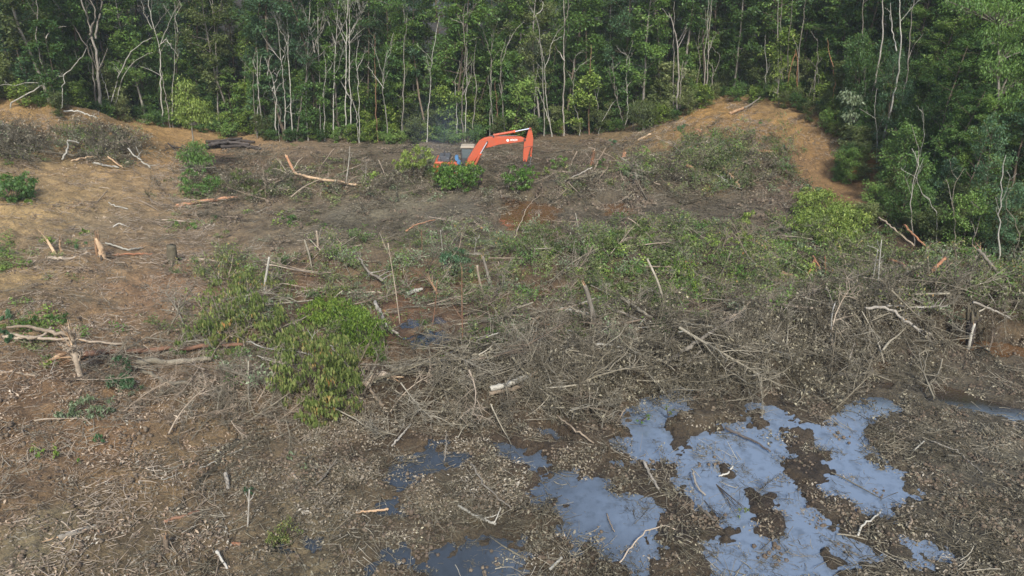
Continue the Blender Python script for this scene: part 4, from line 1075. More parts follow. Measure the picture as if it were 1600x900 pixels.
S('ground_weeds', 'low green weeds in patches on the left ground', 'weeds', *[np.concatenate(v) for v in zip(*_w)], 'greenb', LIT['greenb'])

# matted branches: the tangles
S('branch_tangle', 'grey-brown tangle of bare branches above the pools', 'brush', *place(TANG, 935, 1.2, 50, lift=(0, .35), tilt=.28, flow=.55, scale=(.5, 1.15)), 'bgrey', BR['grey'])
S('branch_tangle', 'bare branches sticking up out of the tangle above the pools', 'brush', *place(TANG, 240, 1.2, 65, lift=(.2, .6), tilt=.3, flow=.6, scale=(.6, 1.2), gate=.9), 'bgrey', BR['grey'])
S('branch_tangle', 'muddy leafy branches matted into the tangle above the pools', 'brush', *place(TANG, 798, 1.2, 51, lift=(-.02, .25), tilt=.25, flow=.55, scale=(.5, 1.1)), 'bmud', BR['mud'])
S('branch_tangle', 'mixed bare and leafy branches of the slash band across the middle', 'brush', *place(MID, 760, 1.3, 52, avoid_water=.7, lift=(0, .3), tilt=.3, flow=.4, scale=(.6, 1.2)), 'bleaf', BR['leafy'])
S('branch_tangle', 'tan and grey branches of the slash band across the middle', 'brush', *place(MID, 450, 1.3, 53, avoid_water=.7, lift=(0, .3), tilt=.25, flow=.4, scale=(.5, 1.1)), 'btan', BR['tan'])
S('branch_tangle', 'grey branches under the slash band across the middle', 'brush', *place(MID, 360, 1.3, 54, avoid_water=.7, lift=(0, .25), tilt=.25, flow=.4, scale=(.5, 1.1)), 'bgrey', BR['grey'])
LB = [(190,560),(300,555),(470,570),(480,660),(420,675),(300,665),(210,650)]
S('branch_tangle', 'curly reddish and grey branches heaped at lower left', 'brush', *place(LB, 220, .8, 55, lift=(0, .35), tilt=.35, scale=(.4, .9)), 'btan', BR['tan'])
S('branch_tangle', 'grey twigs heaped at lower left beside the fallen crown', 'brush', *place(LB, 182, .8, 56, lift=(0, .3), tilt=.35, scale=(.4, .8)), 'bgrey', BR['grey'])
LINE = [(270,270),(480,262),(660,285),(860,262),(960,245),(1090,235),(1200,230),(1215,285),(1060,310),(900,312),(700,312),(480,318),(260,322)]
S('branch_tangle', 'brush line in front of and beside the excavator', 'brush', *place(LINE, 396, 1.5, 57, lift=(0, .5), tilt=.3, flow=.3, scale=(.6, 1.25)), 'bmud', BR['mud'])
S('branch_tangle', 'bare tan branches in the brush line beside the excavator', 'brush', *place(LINE, 210, 1.5, 58, lift=(0, .5), tilt=.3, flow=.3, scale=(.6, 1.25)), 'btan', BR['tan'])
LP = [(60,215),(130,200),(200,215),(232,262),(150,258),(60,250),(-30,250),(-30,200)]
S('branch_tangle', 'dark brush pile on the left slope', 'brush', *place(LP, 330, 1.5, 59, lift=(0, .6), tilt=.35, scale=(.7, 1.3)), 'bmud', BR['mud'])
S('branch_tangle', 'leafy slash mixed in the dark brush pile on the left slope', 'brush', *place(LP, 104, 1.5, 60, lift=(0, .5), tilt=.35, scale=(.7, 1.3)), 'bleaf', BR['leafy'])
S('branch_tangle', 'leafy slash of the heap right of the excavator', 'brush', *place([(1000,250),(1080,225),(1200,225),(1215,285),(1100,300),(1010,290)], 260, 1.5, 61, lift=(.1, .7), tilt=.35, scale=(.7, 1.3)), 'bleaf', BR['leafy'])
FAR = [(330,235),(830,232),(1000,225),(1200,290),(1200,345),(800,372),(400,385)]
S('branch_tangle', 'scattered muddy branches over the clearing round the excavator', 'brush', *place(FAR, 126, 1.6, 62, avoid_water=.95, tilt=.15, scale=(.5, 1.0)), 'bmud', BR['mud'])
RB = [(1330,330),(1400,380),(1640,430),(1640,470),(1400,440),(1290,400)]
S('branch_tangle', 'leafy stems at the foot of the right bank', 'brush', *place(RB, 208, 1.3, 63, lift=(0, .4), tilt=.35, scale=(.6, 1.2)), 'bleaf', BR['leafy'])
ISL = [(960,640),(1240,640),(1260,800),(1400,860),(1400,920),(850,920),(560,800),(800,700)]
S('branch_tangle', 'muddy stems stranded on the mud banks between the pools', 'brush', *place(ISL, 189, .8, 64, margin=.15, avoid_water=.97, tilt=.15, flow=.6, scale=(.3, .6)), 'bmud', BR['mud'])

# single branches and sticks that show one by one
random.seed(21)
def singles(name, labels, cat, group, poly, n, alpha, seed, meshes, lift, tilt, scale, flow=.3, avoid=.9):
    P, R, Sc = place(poly, n, alpha, seed, avoid_water=avoid, lift=lift, tilt=tilt, flow=flow, scale=scale)
    for p, r, s in zip(P, R, Sc):
        o = mobj(name, random.choice(meshes), None, p)
        o.rotation_euler = r; o.scale = (s, s, s); tag(o, labels, cat, group)
singles('limb', 'large bare limb lying in the tangle above the pools', 'limb', 'large limbs in the tangle above the pools', TANG, 46, 1.0, 90, BR['big'], (.15, .55), .14, (.6, 1.1), .6)
singles('limb', 'large bare limb lying in the slash band across the middle', 'limb', 'large limbs in the slash band', MID, 44, 1.2, 91, BR['big'], (.1, .45), .15, (.5, 1.0), .3)
singles('limb', 'large bare limb lying in the brush line beside the excavator', 'limb', 'large limbs in the brush line', LINE, 26, 1.5, 92, BR['big'], (.2, .7), .2, (.6, 1.1), .3)
singles('limb', 'large bare limb in the brush pile on the left slope', 'limb', 'limbs in the left brush pile', LP, 9, 1.5, 93, BR['big'], (.2, .6), .2, (.6, 1.0), .3)
singles('limb', 'large bare limb in the heap at lower left', 'limb', 'limbs in the lower left heap', LB, 7, 1.0, 94, BR['big'], (.1, .35), .12, (.4, .7), .3)
ST = {k: [stick_mesh(k + '_stick', 500 + 10 * j + i, L, r, m, w) for i, (L, r, w) in enumerate([(2.0, .035, .06), (1.4, .025, .10), (2.8, .05, .05), (1.0, .03, .08), (3.4, .045, .07), (1.7, .022, .14)])]
      for j, (k, m) in enumerate([('grey', 'twig_grey'), ('tan', 'twig_tan'), ('mud', 'twig_mud'), ('white', 'bark_white'), ('red', 'wood_orange')])}
singles('stick', 'bare grey stick lying on the tangle of branches above the pools', 'stick', 'grey sticks on the tangle above the pools', TANG, 90, 1.0, 70, ST['grey'], (.1, .5), .22, (.7, 1.2), .5)
singles('stick', 'pale bare stick lying on the tangle of branches above the pools', 'stick', 'pale sticks on the tangle above the pools', TANG, 26, 1.0, 71, ST['white'], (.2, .55), .2, (.5, 1.0), .5)
singles('stick', 'tan stick lying in the slash band across the middle', 'stick', 'tan sticks in the slash band', MID, 70, 1.2, 72, ST['tan'], (.05, .45), .25, (.7, 1.2))
singles('stick', 'grey stick lying in the slash band across the middle', 'stick', 'grey sticks in the slash band', MID, 50, 1.2, 73, ST['grey'], (.05, .5), .3, (.7, 1.2))
singles('stick', 'tan stick lying in the brush line beside the excavator', 'stick', 'tan sticks in the brush line', LINE, 46, 1.5, 74, ST['tan'], (.2, .7), .25, (.8, 1.4))
singles('stick', 'tan stick lying on the reddish ground at left', 'stick', 'tan sticks on the left ground', LEFTG, 34, 1.0, 75, ST['tan'], (.01, .05), .03, (.35, .8))
singles('stick', 'muddy stick lying on the churned ground of the clearing', 'stick', 'muddy sticks on the clearing', FAR, 50, 1.5, 76, ST['mud'], (.02, .1), .05, (.7, 1.3))
singles('stick', 'pale stick on the far left slope', 'stick', 'pale sticks on the far left slope', UPL, 22, 1.6, 77, ST['tan'], (.02, .08), .05, (.6, 1.2))
singles('stick', 'wet brown stick lying across mud and pool', 'stick', 'wet sticks among the pools', POOLS, 34, .7, 78, ST['mud'], (.01, .06), .05, (.25, .55), 0, 0)
singles('stick', 'grey stick lying across mud and pool', 'stick', 'grey sticks among the pools', LOW, 40, .7, 79, ST['grey'], (.01, .06), .06, (.25, .6), 0, .6)
# ------------------------------------------------------------------ logs, stumps and branches placed one by one
def scale_at(p):                      # pixels of the photograph per metre at a point
    return FPX / (p[1] * CP + (CAM_H - p[2]) * SP)

def rough_tube(P, R, rng, sides=9, knob=.12):
    V, F = tubes(np.array(P)[None], np.array(R)[None], sides)
    K = len(P); c = np.repeat(np.array(P), sides, 0); d = V - c
    lump = 1 + knob * (np.repeat(rng.normal(size=(K, 1)) * .5, sides, 0) + rng.normal(size=(K * sides, 1)) * .6)
    V = c + d * lump
    # end caps as one inner ring pulled to the middle
    a0 = np.arange(sides); o = len(V)
    V = np.concatenate([V, [P[0]], [P[-1]]])
    caps = [(a0[i], o, o, a0[(i + 1) % sides]) for i in range(0)]
    n0 = [(int(a0[(i + 2) % sides]), int(a0[(i + 1) % sides]), int(a0[i]), o) for i in range(0, sides - 1, 2)]
    b0 = (K - 1) * sides
    n1 = [(b0 + i, b0 + (i + 1) % sides, b0 + (i + 2) % sides, o + 1) for i in range(0, sides - 1, 2)]
    F = np.concatenate([F, np.array(n0), np.array(n1)])
    return V, F

def spikes(rng, p, d, n, L, r, spread=.5):
    P, R = [], []
    for i in range(n):
        q = p + rng.normal(size=3) * r * .55
        b = branch_path(rng, q - d * L * .3, d + rng.normal(size=3) * spread * .5, L * rng.uniform(.6, 1.4), 4, .06)
        P.append(b); R.append(np.array([1, .9, .5, .05]) * r * rng.uniform(.18, .42))
    return tubes(np.array(P), np.array(R), 4)

def log(name, label, pts, r0, r1, mat, cat='log', seed=0, K=16, torn=0, torn_mat='wood_fresh', twigs=0, wig=.03, group=None, torn_start=0, tl=.5):
    rng = np.random.default_rng(int(pts[0][0] * 13 + pts[0][1] * 7) + seed)
    W = np.concatenate([hit([p[0]], [p[1]], p[2] if len(p) > 2 else .06) for p in pts])
    for w, p in zip(W, pts):
        w[2] = mlook(w[0], w[1]) + (p[2] if len(p) > 2 else .06) + .07
    Q = resample(W, K); wg = min(wig, .010 * np.linalg.norm(W[-1] - W[0])); Q[1:-1] += rng.normal(size=(K - 2, 3)) * wg
    base = Q[0].copy(); Q = Q - base
    R = np.linspace(r0, r1, K)
    V, F = rough_tube(Q, R, rng)
    if not (torn or twigs or torn_start):
        o = mobj(name, mesh_quads(name, V, F, M[mat]), None, base); return tag(o, label, cat, group)
    root = empty(name, base, label, cat, group)
    mobj('trunk', mesh_quads('trunk', V, F, M[mat]), root)
    if torn:
        d = Q[-1] - Q[-3]; d /= np.linalg.norm(d)
        mobj('splinters', mesh_quads('splinters', *spikes(rng, Q[-1], d, torn, tl, r1, .6), M[torn_mat], smooth=False), root)
    if torn_start:
        d = Q[0] - Q[2]; d /= np.linalg.norm(d)
        mobj('splinters', mesh_quads('splinters', *spikes(rng, Q[0], d, torn_start, tl, r0, .6), M[torn_mat], smooth=False), root)
    if twigs:
        ps, rs = [], []
        bare_side(rng, Q, R, ps, rs, 1, twigs, .3, .7)
        for p in ps: p[:, 2] = np.maximum(p[:, 2], Q[:, 2].min() - .05)
        mobj('branches', mesh_quads('branches', *tubes(np.array(ps), np.array(rs), 4), M[mat]), root)
    return root

def upright(name, label, pts, r0, r1, mat, cat='snag', seed=0, torn=0, torn_mat='wood_fresh', twigs=0, group=None, tl=.3, knob=.1):
    """stands at the ground point of its first pixel; the others give its outline at that distance"""
    rng = np.random.default_rng(int(pts[0][0] * 11 + pts[0][1] * 5) + seed)
    b = hit1(*pts[0]); b[2] = ground_pt(b[0], b[1])
    a = np.array(pts, float); P = plane_pt(a[:, 0], a[:, 1], np.full(len(a), b[1])); P[0] = b - (0, 0, .15)
    P[1:, 1] += np.cumsum(rng.normal(size=len(a) - 1) * .08)
    Q = resample(P, 12) - b
    R = np.linspace(r0, r1, 12); R[0] *= 1.25
    V, F = rough_tube(Q, R, rng, knob=knob)
    if not (torn or twigs or cat == 'stump'):
        return tag(mobj(name, mesh_quads(name, V, F, M[mat]), None, b), label, cat, group)
    root = empty(name, b, label, cat, group)
    mobj('trunk', mesh_quads('trunk', V, F, M[mat]), root)
    if cat == 'stump':
        for k in range(5):
            az = k * 1.26 + rng.normal() * .25; dv = np.array([math.cos(az), math.sin(az), 0])
            rp = np.array([dv * r0 * .5 + (0, 0, r0 * .9), dv * r0 * 1.3 + (0, 0, r0 * .25), dv * r0 * 2.1 + (0, 0, .0), dv * r0 * 3.0 + (0, 0, -.06)])
            mobj('root', mesh_quads('root', *tubes(resample(rp, 5)[None], np.linspace(r0 * .38, r0 * .12, 5)[None], 6), M['bark_brown' if mat != 'bark_pale' else mat]), root)
    if torn:
        d = Q[-1] - Q[-3]; d /= np.linalg.norm(d)
        mobj('splinters', mesh_quads('splinters', *spikes(rng, Q[-1], d, torn, tl, r1, .5), M[torn_mat], smooth=False), root)
    if twigs:
        ps, rs = [], []
        bare_side(rng, Q, R, ps, rs, 1, twigs, .3, .6)
        mobj('branches', mesh_quads('branches', *tubes(np.array(ps), np.array(rs), 4), M[mat]), root)
    return root

L_, U_ = log, upright
# left, near
L_('fallen_log', 'long reddish torn trunk lying across the left edge of the fallen crown', [(112,556,.3),(150,553,.25),(220,549,.2),(300,543,.2),(380,539,.25)], .12, .07, 'bark_red', torn_start=22, torn_mat='wood_fresh', twigs=0, tl=.9)
U_('uprooted_stump', 'pale torn stump with hanging root fibres at the left end of the reddish trunk', [(126,588),(124,572),(120,550),(115,528)], .10, .10, 'twig_tan', 'stump', torn=16, twigs=22, tl=.7)
L_('pale_branch', 'upper pale branch of the torn fork at the far left', [(10,512,.4),(45,511,.4),(80,520,.4),(118,524,.5)], .05, .09, 'twig_tan', 'branch', torn=4)
L_('pale_branch', 'middle pale branch of the torn fork at the far left', [(8,520,.3),(50,530,.3),(75,521,.3),(80,512,.45)], .06, .05, 'twig_tan', 'branch')
L_('pale_branch', 'long pale branch reaching right from the far left fork', [(4,526,.25),(60,530,.25),(130,532,.25),(192,538,.2)], .07, .04, 'twig_tan', 'branch')
L_('pale_branch', 'short pale stick at the left edge below the fork', [(-6,581,.1),(25,583,.1),(56,588,.08)], .05, .04, 'twig_tan', 'branch')
L_('torn_slab', 'yellow torn slab of wood left of the uprooted stump', [(74,566,.1),(90,558,.15),(108,552,.2)], .05, .12, 'wood_fresh', 'wood slab', torn_start=8)
L_('grey_log', 'thick grey log lying under the reddish trunk', [(215,566,.12),(262,566,.15),(330,562,.15)], .13, .10, 'twig_grey')
L_('grey_log', 'thinner grey log in front of the thick one beside the fallen crown', [(222,580,.1),(262,597,.12),(300,602,.12)], .08, .06, 'twig_grey')
U_('split_stump', 'orange split stump standing in the left clearing', [(160,404),(158,390),(152,372)], .20, .10, 'wood_fresh', 'stump', torn=10, tl=.5, knob=.2)
U_('split_stump', 'tall thin splinter of wood beside the orange split stump', [(153,402),(151,388),(149,371)], .08, .05, 'wood_fresh', 'stump', torn=3)
U_('cut_stump', 'grey-brown cut stump with a flat top in the left clearing', [(270,412),(269,398),(268,383)], .27, .25, 'twig_mud', 'stump', knob=.06)
U_('root_splinters', 'pale fan of splintered root at left of the clearing', [(88,400),(80,388),(70,376)], .10, .05, 'wood_fresh', 'splintered root', torn=9, tl=.8)
U_('root_splinters', 'second tuft of pale splinters right of the fan', [(98,396),(95,385),(97,374)], .08, .04, 'wood_fresh', 'splintered root', torn=5, tl=.5)
L_('root', 'pale root running right from the splintered fan to the split stump', [(76,404,.1),(105,406,.1),(125,400,.15),(138,395,.2)], .09, .05, 'twig_tan', 'root', torn=3)
L_('root', 'white crooked branch right of the orange split stump', [(165,380,.2),(185,386,.15),(203,391,.1),(223,387,.12)], .05, .05, 'bark_white', 'branch', torn=3)
L_('root', 'reddish root between the two stumps', [(176,399,.1),(200,397,.1),(238,397,.08)], .06, .05, 'wood_orange', 'root')
L_('stick', 'straight tan stick lying in front of the two stumps', [(180,411,.05),(215,411,.05),(246,412,.05)], .035, .03, 'twig_tan', 'stick')
L_('root', 'spreading pale root right of the cut stump', [(296,406,.15),(318,406,.2),(350,411,.1)], .06, .09, 'twig_tan', 'root', twigs=5, torn_start=4)
U_('root', 'upright pale root fork above the spreading root', [(318,416),(320,402),(318,388)], .05, .02, 'twig_tan', 'root', twigs=4)
L_('stick', 'light stick alone on the red-brown ground below the stumps', [(168,436,.04),(182,434,.04),(197,433,.04)], .035, .03, 'twig_tan', 'stick')
L_('stick', 'short pale stick among the leaves at left', [(66,420,.05),(70,427,.05),(76,434,.05)], .03, .02, 'twig_tan', 'stick')
U_('dead_stake', 'upright pale broken stake left of centre', [(413,464),(416,440),(422,400)], .07, .045, 'bark_white', 'stake')
U_('dead_stake', 'short brown stub behind the upright pale stake', [(497,387),(496,375),(495,360)], .07, .05, 'twig_tan', 'stake')
L_('arching_branch', 'dark bare branch leaning out of the fallen crown over red ground', [(262,525,.1),(272,500,.5),(288,470,.8),(303,448,.9)], .045, .015, 'twig_mud', 'branch', twigs=5)
L_('thin_branch', 'long thin white branch reaching over the fallen crown', [(385,535,.5),(420,546,.6),(470,550,.7),(500,560,.6)], .03, .02, 'bark_white', 'branch', twigs=3)
L_('stick', 'reddish stick leaning out of the tangle right of the fallen crown', [(549,578,.35),(572,603,.2),(600,635,.05)], .05, .06, 'twig_tan', 'stick')
L_('stick', 'thin pale stick ending in the fallen crown', [(515,540,.9),(535,560,.8),(552,582,.5)], .025, .02, 'bark_white', 'stick')
L_('curved_root', 'smooth curved root arching out of the tangle right of the fallen crown', [(572,602,.1),(582,590,.35),(598,584,.4),(614,590,.25)], .14, .10, 'twig_tan', 'root', torn=6)
L_('grey_log', 'long grey bent branch running right from the curved root', [(612,580,.35),(650,571,.4),(690,566,.4),(725,558,.45),(760,556,.4)], .11, .05, 'twig_grey', 'branch', twigs=4)
L_('split_log', 'pale split log with torn end above the pools, upper half', [(766,608,.3),(798,600,.35),(828,588,.4)], .10, .11, 'bark_white', torn=9)
L_('split_log', 'pale split log with torn end above the pools, lower half', [(764,616,.18),(800,609,.2),(830,598,.25)], .08, .08, 'twig_tan', torn=5)
L_('grey_log', 'dark grey log lying just below the split log', [(838,605,.1),(870,608,.15),(892,610,.1)], .09, .07, 'twig_grey')
U_('leaning_log', 'thick brown log standing upright in the centre tangle', [(932,516),(926,490),(920,465),(914,447)], .12, .09, 'bark_pale', 'snag', torn=6)
U_('leaning_log', 'smooth grey branch leaning left in the slash band centre right', [(1042,488),(1036,465),(1028,440),(1013,408)], .065, .045, 'twig_grey', 'snag')
L_('grey_log', 'long straight grey pole lying diagonally in the right tangle', [(1036,570,.35),(1075,545,.45),(1120,514,.6),(1150,496,.6)], .09, .06, 'bark_pale')
L_('grey_log', 'pale pole continuing up right from the long diagonal one', [(1120,516,.5),(1150,492,.6),(1185,462,.7)], .05, .03, 'twig_tan', 'branch')
L_('grey_log', 'short grey stick below the long diagonal pole', [(1070,572,.25),(1082,562,.3),(1095,549,.35)], .05, .04, 'bark_pale', 'stick')
L_('stick', 'thin pale stick at the foot of the right tangle', [(1115,600,.1),(1135,583,.2),(1151,567,.3)], .04, .03, 'bark_pale', 'stick')
L_('pale_branch', 'white crooked branch lying left of the upright log', [(875,483,.4),(900,486,.4),(918,491,.4)], .07, .06, 'bark_white', 'branch')
L_('pale_branch', 'long tan branch curving left from the upright log', [(918,474,.55),(880,482,.5),(850,490,.45),(825,508,.35),(802,520,.2)], .04, .07, 'twig_tan', 'branch', twigs=3)
L_('orange_stick', 'short orange stick in the centre tangle', [(822,508,.3),(840,507,.3),(859,508,.3)], .05, .04, 'wood_orange', 'stick')
L_('pale_branch', 'pale branch rising right of centre under the upright log', [(934,472,.3),(960,486,.35),(1008,503,.3)], .05, .04, 'bark_pale', 'branch')
L_('pale_branch', 'curved pale branch low in the centre tangle', [(932,538,.3),(960,541,.3),(990,549,.25)], .05, .04, 'bark_white', 'branch')
L_('pale_branch', 'grey branch crossing below the leaning grey one', [(970,465,.5),(995,482,.5),(1018,497,.4)], .08, .07, 'twig_grey', 'branch')
L_('pale_branch', 'thin white branch standing out in the green slash right of centre', [(930,365,.6),(943,385,.5),(955,410,.3)], .022, .015, 'bark_pale', 'branch')
L_('grey_branch', 'bare branch bending down left of the centre water hole', [(586,472,.5),(597,495,.35),(605,512,.3),(622,522,.2)], .09, .06, 'bark_pale', 'branch', twigs=3)
L_('grey_branch', 'dark forked branch crossing the slash band left of centre', [(561,403,.6),(575,425,.5),(592,433,.4),(598,440,.3)], .05, .07, 'bark_pale', 'branch', twigs=4)
L_('stick', 'yellowish stick lying flat left of centre', [(545,458,.25),(575,457,.25),(598,458,.25)], .045, .03, 'twig_tan', 'stick')
U_('twin_snag', 'right stem of the pair of pale leaning stems in the centre', [(769,448),(763,432),(754,402)], .09, .06, 'bark_pale', 'snag', torn=4)
U_('twin_snag', 'left stem of the pair of pale leaning stems in the centre', [(758,468),(751,445),(747,425),(746,412)], .07, .05, 'twig_tan', 'snag')
U_('pale_root', 'pale torn root standing in the slash left of centre', [(687,468),(682,455),(672,441)], .09, .04, 'wood_fresh', 'root', torn=9, tl=.6)
L_('pale_root', 'white lump of torn wood beside the pale torn root', [(636,460,.15),(648,455,.15),(660,452,.15)], .12, .08, 'bark_white', 'wood lump')
for (a, b, c, lab, mt) in [((625,505),(617,450),(606,380),'tall thin bent pole left of centre','twig_tan'), ((723,545),(722,480),(722,415),'thin red stem standing beside the water hole','bark_red'),((675,508),(681,470),(682,440),'short red stem standing left of the thin one','bark_red'),
    ((692,398),(690,380),(688,360),'white stub standing at the upper edge of the slash band','bark_white'),((716,392),(720,375),(722,362),'pinkish stub standing at the upper edge of the slash band','twig_tan'),((658,405),(660,380),(659,356),'orange torn stem at the upper edge of the slash band','bark_red'),
    ((741,400),(742,388),(745,372),'leaning white stub right of the pinkish one','bark_white'),((1242,588),(1238,565),(1230,535),'thin grey stem standing at the edge of the right pools','twig_grey'),((1372,452),(1374,410),(1378,375),'thin bare whitish sapling in the right slash','bark_white'),
    ((1362,450),(1366,415),(1372,390),'second whitish sapling close to the thin one','bark_white'),((1323,430),(1320,410),(1318,398),'pale upright stick right of the yellow-green bush','twig_tan'),((540,285),(545,255),(547,228),'tall white bare stem left of the excavator','bark_white'),((570,285),(572,262),(571,245),'thin stem leaning beside the white one','bark_pale'),((537,275),(538,250),(535,232),'faint grey stem left of the white one','twig_grey'),
    ((683,190),(684,188),(684,180),'far thin stub by the forest','bark_pale')][:14]:
    U_('dead_sapling', lab, [a, b, c], .028 if a[1] > 300 else .06, .014, mt, 'bare stem', twigs=2 if a[1] > 200 else 0)
L_('thin_branch', 'long arching thin tan branch over the brown puddle', [(803,372,.2),(812,350,.5),(825,322,.7),(845,304,.6)], .035, .015, 'twig_tan', 'branch')
L_('thin_branch', 'thin orange branch lying left of the brown puddle', [(634,362,.5),(650,352,.5),(680,343,.2)], .05, .03, 'wood_orange', 'branch')
# brush line
U_('torn_snag', 'reddish torn trunk rising at the left of the brush line', [(462,272),(455,260),(447,243)], .12, .10, 'wood_orange', 'snag', torn=3)
L_('fallen_log', 'long fallen trunk with pale broken top and orange bark in the brush line', [(461,271,.5),(480,277,.6),(510,281,.5),(557,289,.3)], .13, .08, 'wood_fresh', torn=5)
L_('pale_branch', 'grey branch curving left from the fallen trunk', [(400,302,.3),(425,288,.4),(445,278,.5),(454,266,.7)], .05, .06, 'twig_tan', 'branch', twigs=4)
L_('pale_branch', 'straight pale branch at the left of the brush line', [(398,281,.4),(425,281,.4),(445,277,.4)], .06, .04, 'twig_tan', 'branch')
L_('fallen_log', 'reddish fallen trunk left of the brush line below the sapling', [(276,322,.15),(310,316,.2),(345,311,.25),(372,308,.25)], .13, .10, 'wood_orange', torn_start=3)
L_('pale_branch', 'pale branch lying along the reddish trunk below the sapling', [(280,324,.1),(310,321,.1),(345,318,.1)], .05, .04, 'twig_tan', 'branch')
L_('pale_branch', 'crooked pale branch on open ground below the sapling', [(232,308,.25),(240,318,.2),(250,322,.1),(258,320,.1)], .06, .04, 'twig_tan', 'branch', twigs=2)
for i, (a, b, c) in enumerate([((318,228,.2),(360,224,.25),(402,230,.15)), ((322,222,.3),(362,219,.35),(398,222,.25)), ((326,231,.15),(350,226,.3),(372,222,.4)), ((330,226,.5),(360,222,.55),(390,226,.45)), ((345,230,.25),(375,228,.3),(408,232,.2)), ((322,230,.3),(350,219,.55),(378,216,.5))]):
    L_('dark_log', 'charred dark log in the stack behind the tall sapling', [a, b, c], .17, .12, 'log_dark', group='dark logs stacked behind the sapling')
L_('dark_branch', 'thin dark branch left of the stack of dark logs', [(262,224,.5),(270,231,.2),(285,231,.1)], .08, .05, 'log_dark', 'branch')
L_('fallen_log', 'brown trunk lying right of the excavator with a splayed end', [(884,281,.5),(910,277,.6),(945,269,.5)], .07, .13, 'twig_mud', torn_start=8, torn_mat='twig_mud')
L_('pale_branch', 'branch slanting up from the brown trunk', [(882,283,.4),(900,275,.7),(925,262,1.2)], .06, .05, 'bark_pale', 'branch')
U_('leaning_stick', 'leaning pale stick right of the orange stump', [(926,268),(935,250),(947,231)], .07, .05, 'twig_tan', 'stick')
U_('leaning_stick', 'pale stick leaning left of the orange stump', [(888,270),(893,255),(902,236)], .07, .05, 'twig_tan', 'stick', twigs=2)
U_('orange_stump', 'bright orange torn stump right of the excavator bucket', [(924,258),(926,247),(928,236)], .20, .12, 'wood_orange', 'stump', torn=7)
U_('orange_stump', 'small orange stump right of the bright one', [(975,247),(975,243),(976,238)], .20, .14, 'wood_orange', 'stump', torn=5)
U_('orange_stump', 'orange-brown stump at the foot of the forest behind the excavator arm', [(878,212),(878,205),(878,198)], .28, .20, 'wood_orange', 'stump', torn=4)
U_('orange_stump', 'small torn orange stump left of the excavator cab at the forest foot', [(699,222),(698,219),(697,216)], .30, .18, 'wood_orange', 'stump', torn=4)
U_('orange_stump', 'thin orange stub at the forest foot right of the larger one', [(893,195),(893,190),(892,184)], .14, .08, 'wood_orange', 'stump')
L_('fallen_log', 'long pale pole lying on the upper slope of the orange mound', [(1140,178,.15),(1152,173,.2),(1163,169,.25)], .14, .11, 'wood_fresh')
L_('fallen_log', 'brown branch continuing the pale pole on the orange mound', [(1163,169,.3),(1175,163,.5),(1188,152,.8)], .10, .05, 'bark_pale', 'branch')
L_('pale_branch', 'light slab of wood on the flat in front of the mound', [(996,219,.1),(1006,215,.15),(1016,210,.15)], .10, .09, 'wood_fresh', 'wood slab')
L_('pale_branch', 'bent orange branch lying on the mound slope', [(1086,202,.1),(1092,204,.1),(1096,207,.1)], .08, .06, 'wood_orange', 'branch')
L_('fallen_log', 'pale forked branch at the right end of the brush heap', [(1130,263,.8),(1142,275,.6),(1156,293,.2)], .07, .11, 'wood_fresh', twigs=5)
L_('pale_branch', 'white branch spreading left at the foot of the right brush heap', [(1113,271,.5),(1130,279,.4),(1147,291,.2)], .05, .05, 'bark_white', 'branch', twigs=4)
L_('pale_branch', 'pale thin branch at the right edge of the brush heap', [(1164,291,.2),(1178,284,.3),(1192,277,.3)], .05, .04, 'twig_tan', 'branch')
L_('torn_root', 'tangled pinkish torn roots at right end of the brush heap', [(1153,240,.3),(1165,234,.4),(1182,232,.4)], .14, .12, 'wood_fresh', 'root', torn=6, twigs=5)
L_('torn_root', 'pale torn log end beyond the pinkish roots', [(1182,237,.2),(1195,236,.2),(1206,238,.2)], .15, .12, 'wood_fresh', 'log', torn=6)
L_('torn_root', 'pale torn root in the middle of the brush heap', [(1072,258,.8),(1080,262,.7),(1086,266,.5)], .14, .10, 'wood_fresh', 'root', torn=5)
L_('pale_branch', 'twig cross standing over the brush heap', [(1053,228,.6),(1060,235,.9),(1064,240,.6)], .06, .05, 'twig_tan', 'branch', twigs=2)
L_('pale_branch', 'orange slivers over the brush heap', [(1064,240,.8),(1072,234,.9),(1080,229,1.0)], .06, .05, 'wood_orange', 'branch')
for i, (a, b, lab) in enumerate([((1368,185,.3),(1380,191,.3),'upper short pale slab on the bank at right'), ((1358,190,.3),(1366,192,.3),'lower short pale slab on the bank at right')]):
    L_('wood_slab', lab, [a, ((a[0]+b[0])/2, (a[1]+b[1])/2, .3), b], .12, .10, 'wood_fresh', 'wood slab')
# left pile
L_('pale_branch', 'pale branch at the front of the left brush pile, nearly flat', [(112,252,.4),(132,247,.5),(156,245,.5)], .07, .06, 'wood_fresh', 'branch')
L_('pale_branch', 'long pale branch lying along the foot of the left brush pile', [(146,255,.2),(165,259,.2),(186,262,.15)], .09, .06, 'bark_white', 'branch')
L_('pale_branch', 'pale stick slanting down the front of the left brush pile', [(169,245,.7),(180,254,.5),(193,263,.2)], .06, .05, 'wood_fresh', 'branch')
L_('pale_branch', 'white forked branch at the right end of the left brush pile', [(200,232,1.2),(208,242,.9),(220,251,.5),(235,263,.1)], .05, .06, 'bark_white', 'branch', twigs=2)
U_('dead_sapling', 'thin fork standing at the right end of the left brush pile', [(219,250),(218,240),(214,228)], .05, .03, 'bark_white', 'bare stem')
L_('pale_branch', 'curved pale branch standing in the left brush pile', [(97,250,.3),(103,240,.8),(107,230,1.2),(105,222,1.3)], .07, .05, 'bark_white', 'branch')
L_('pale_branch', 'white branch lying across the crest of the left brush pile', [(92,206,.3),(105,202,.4),(115,198,.3)], .08, .05, 'wood_fresh', 'branch')
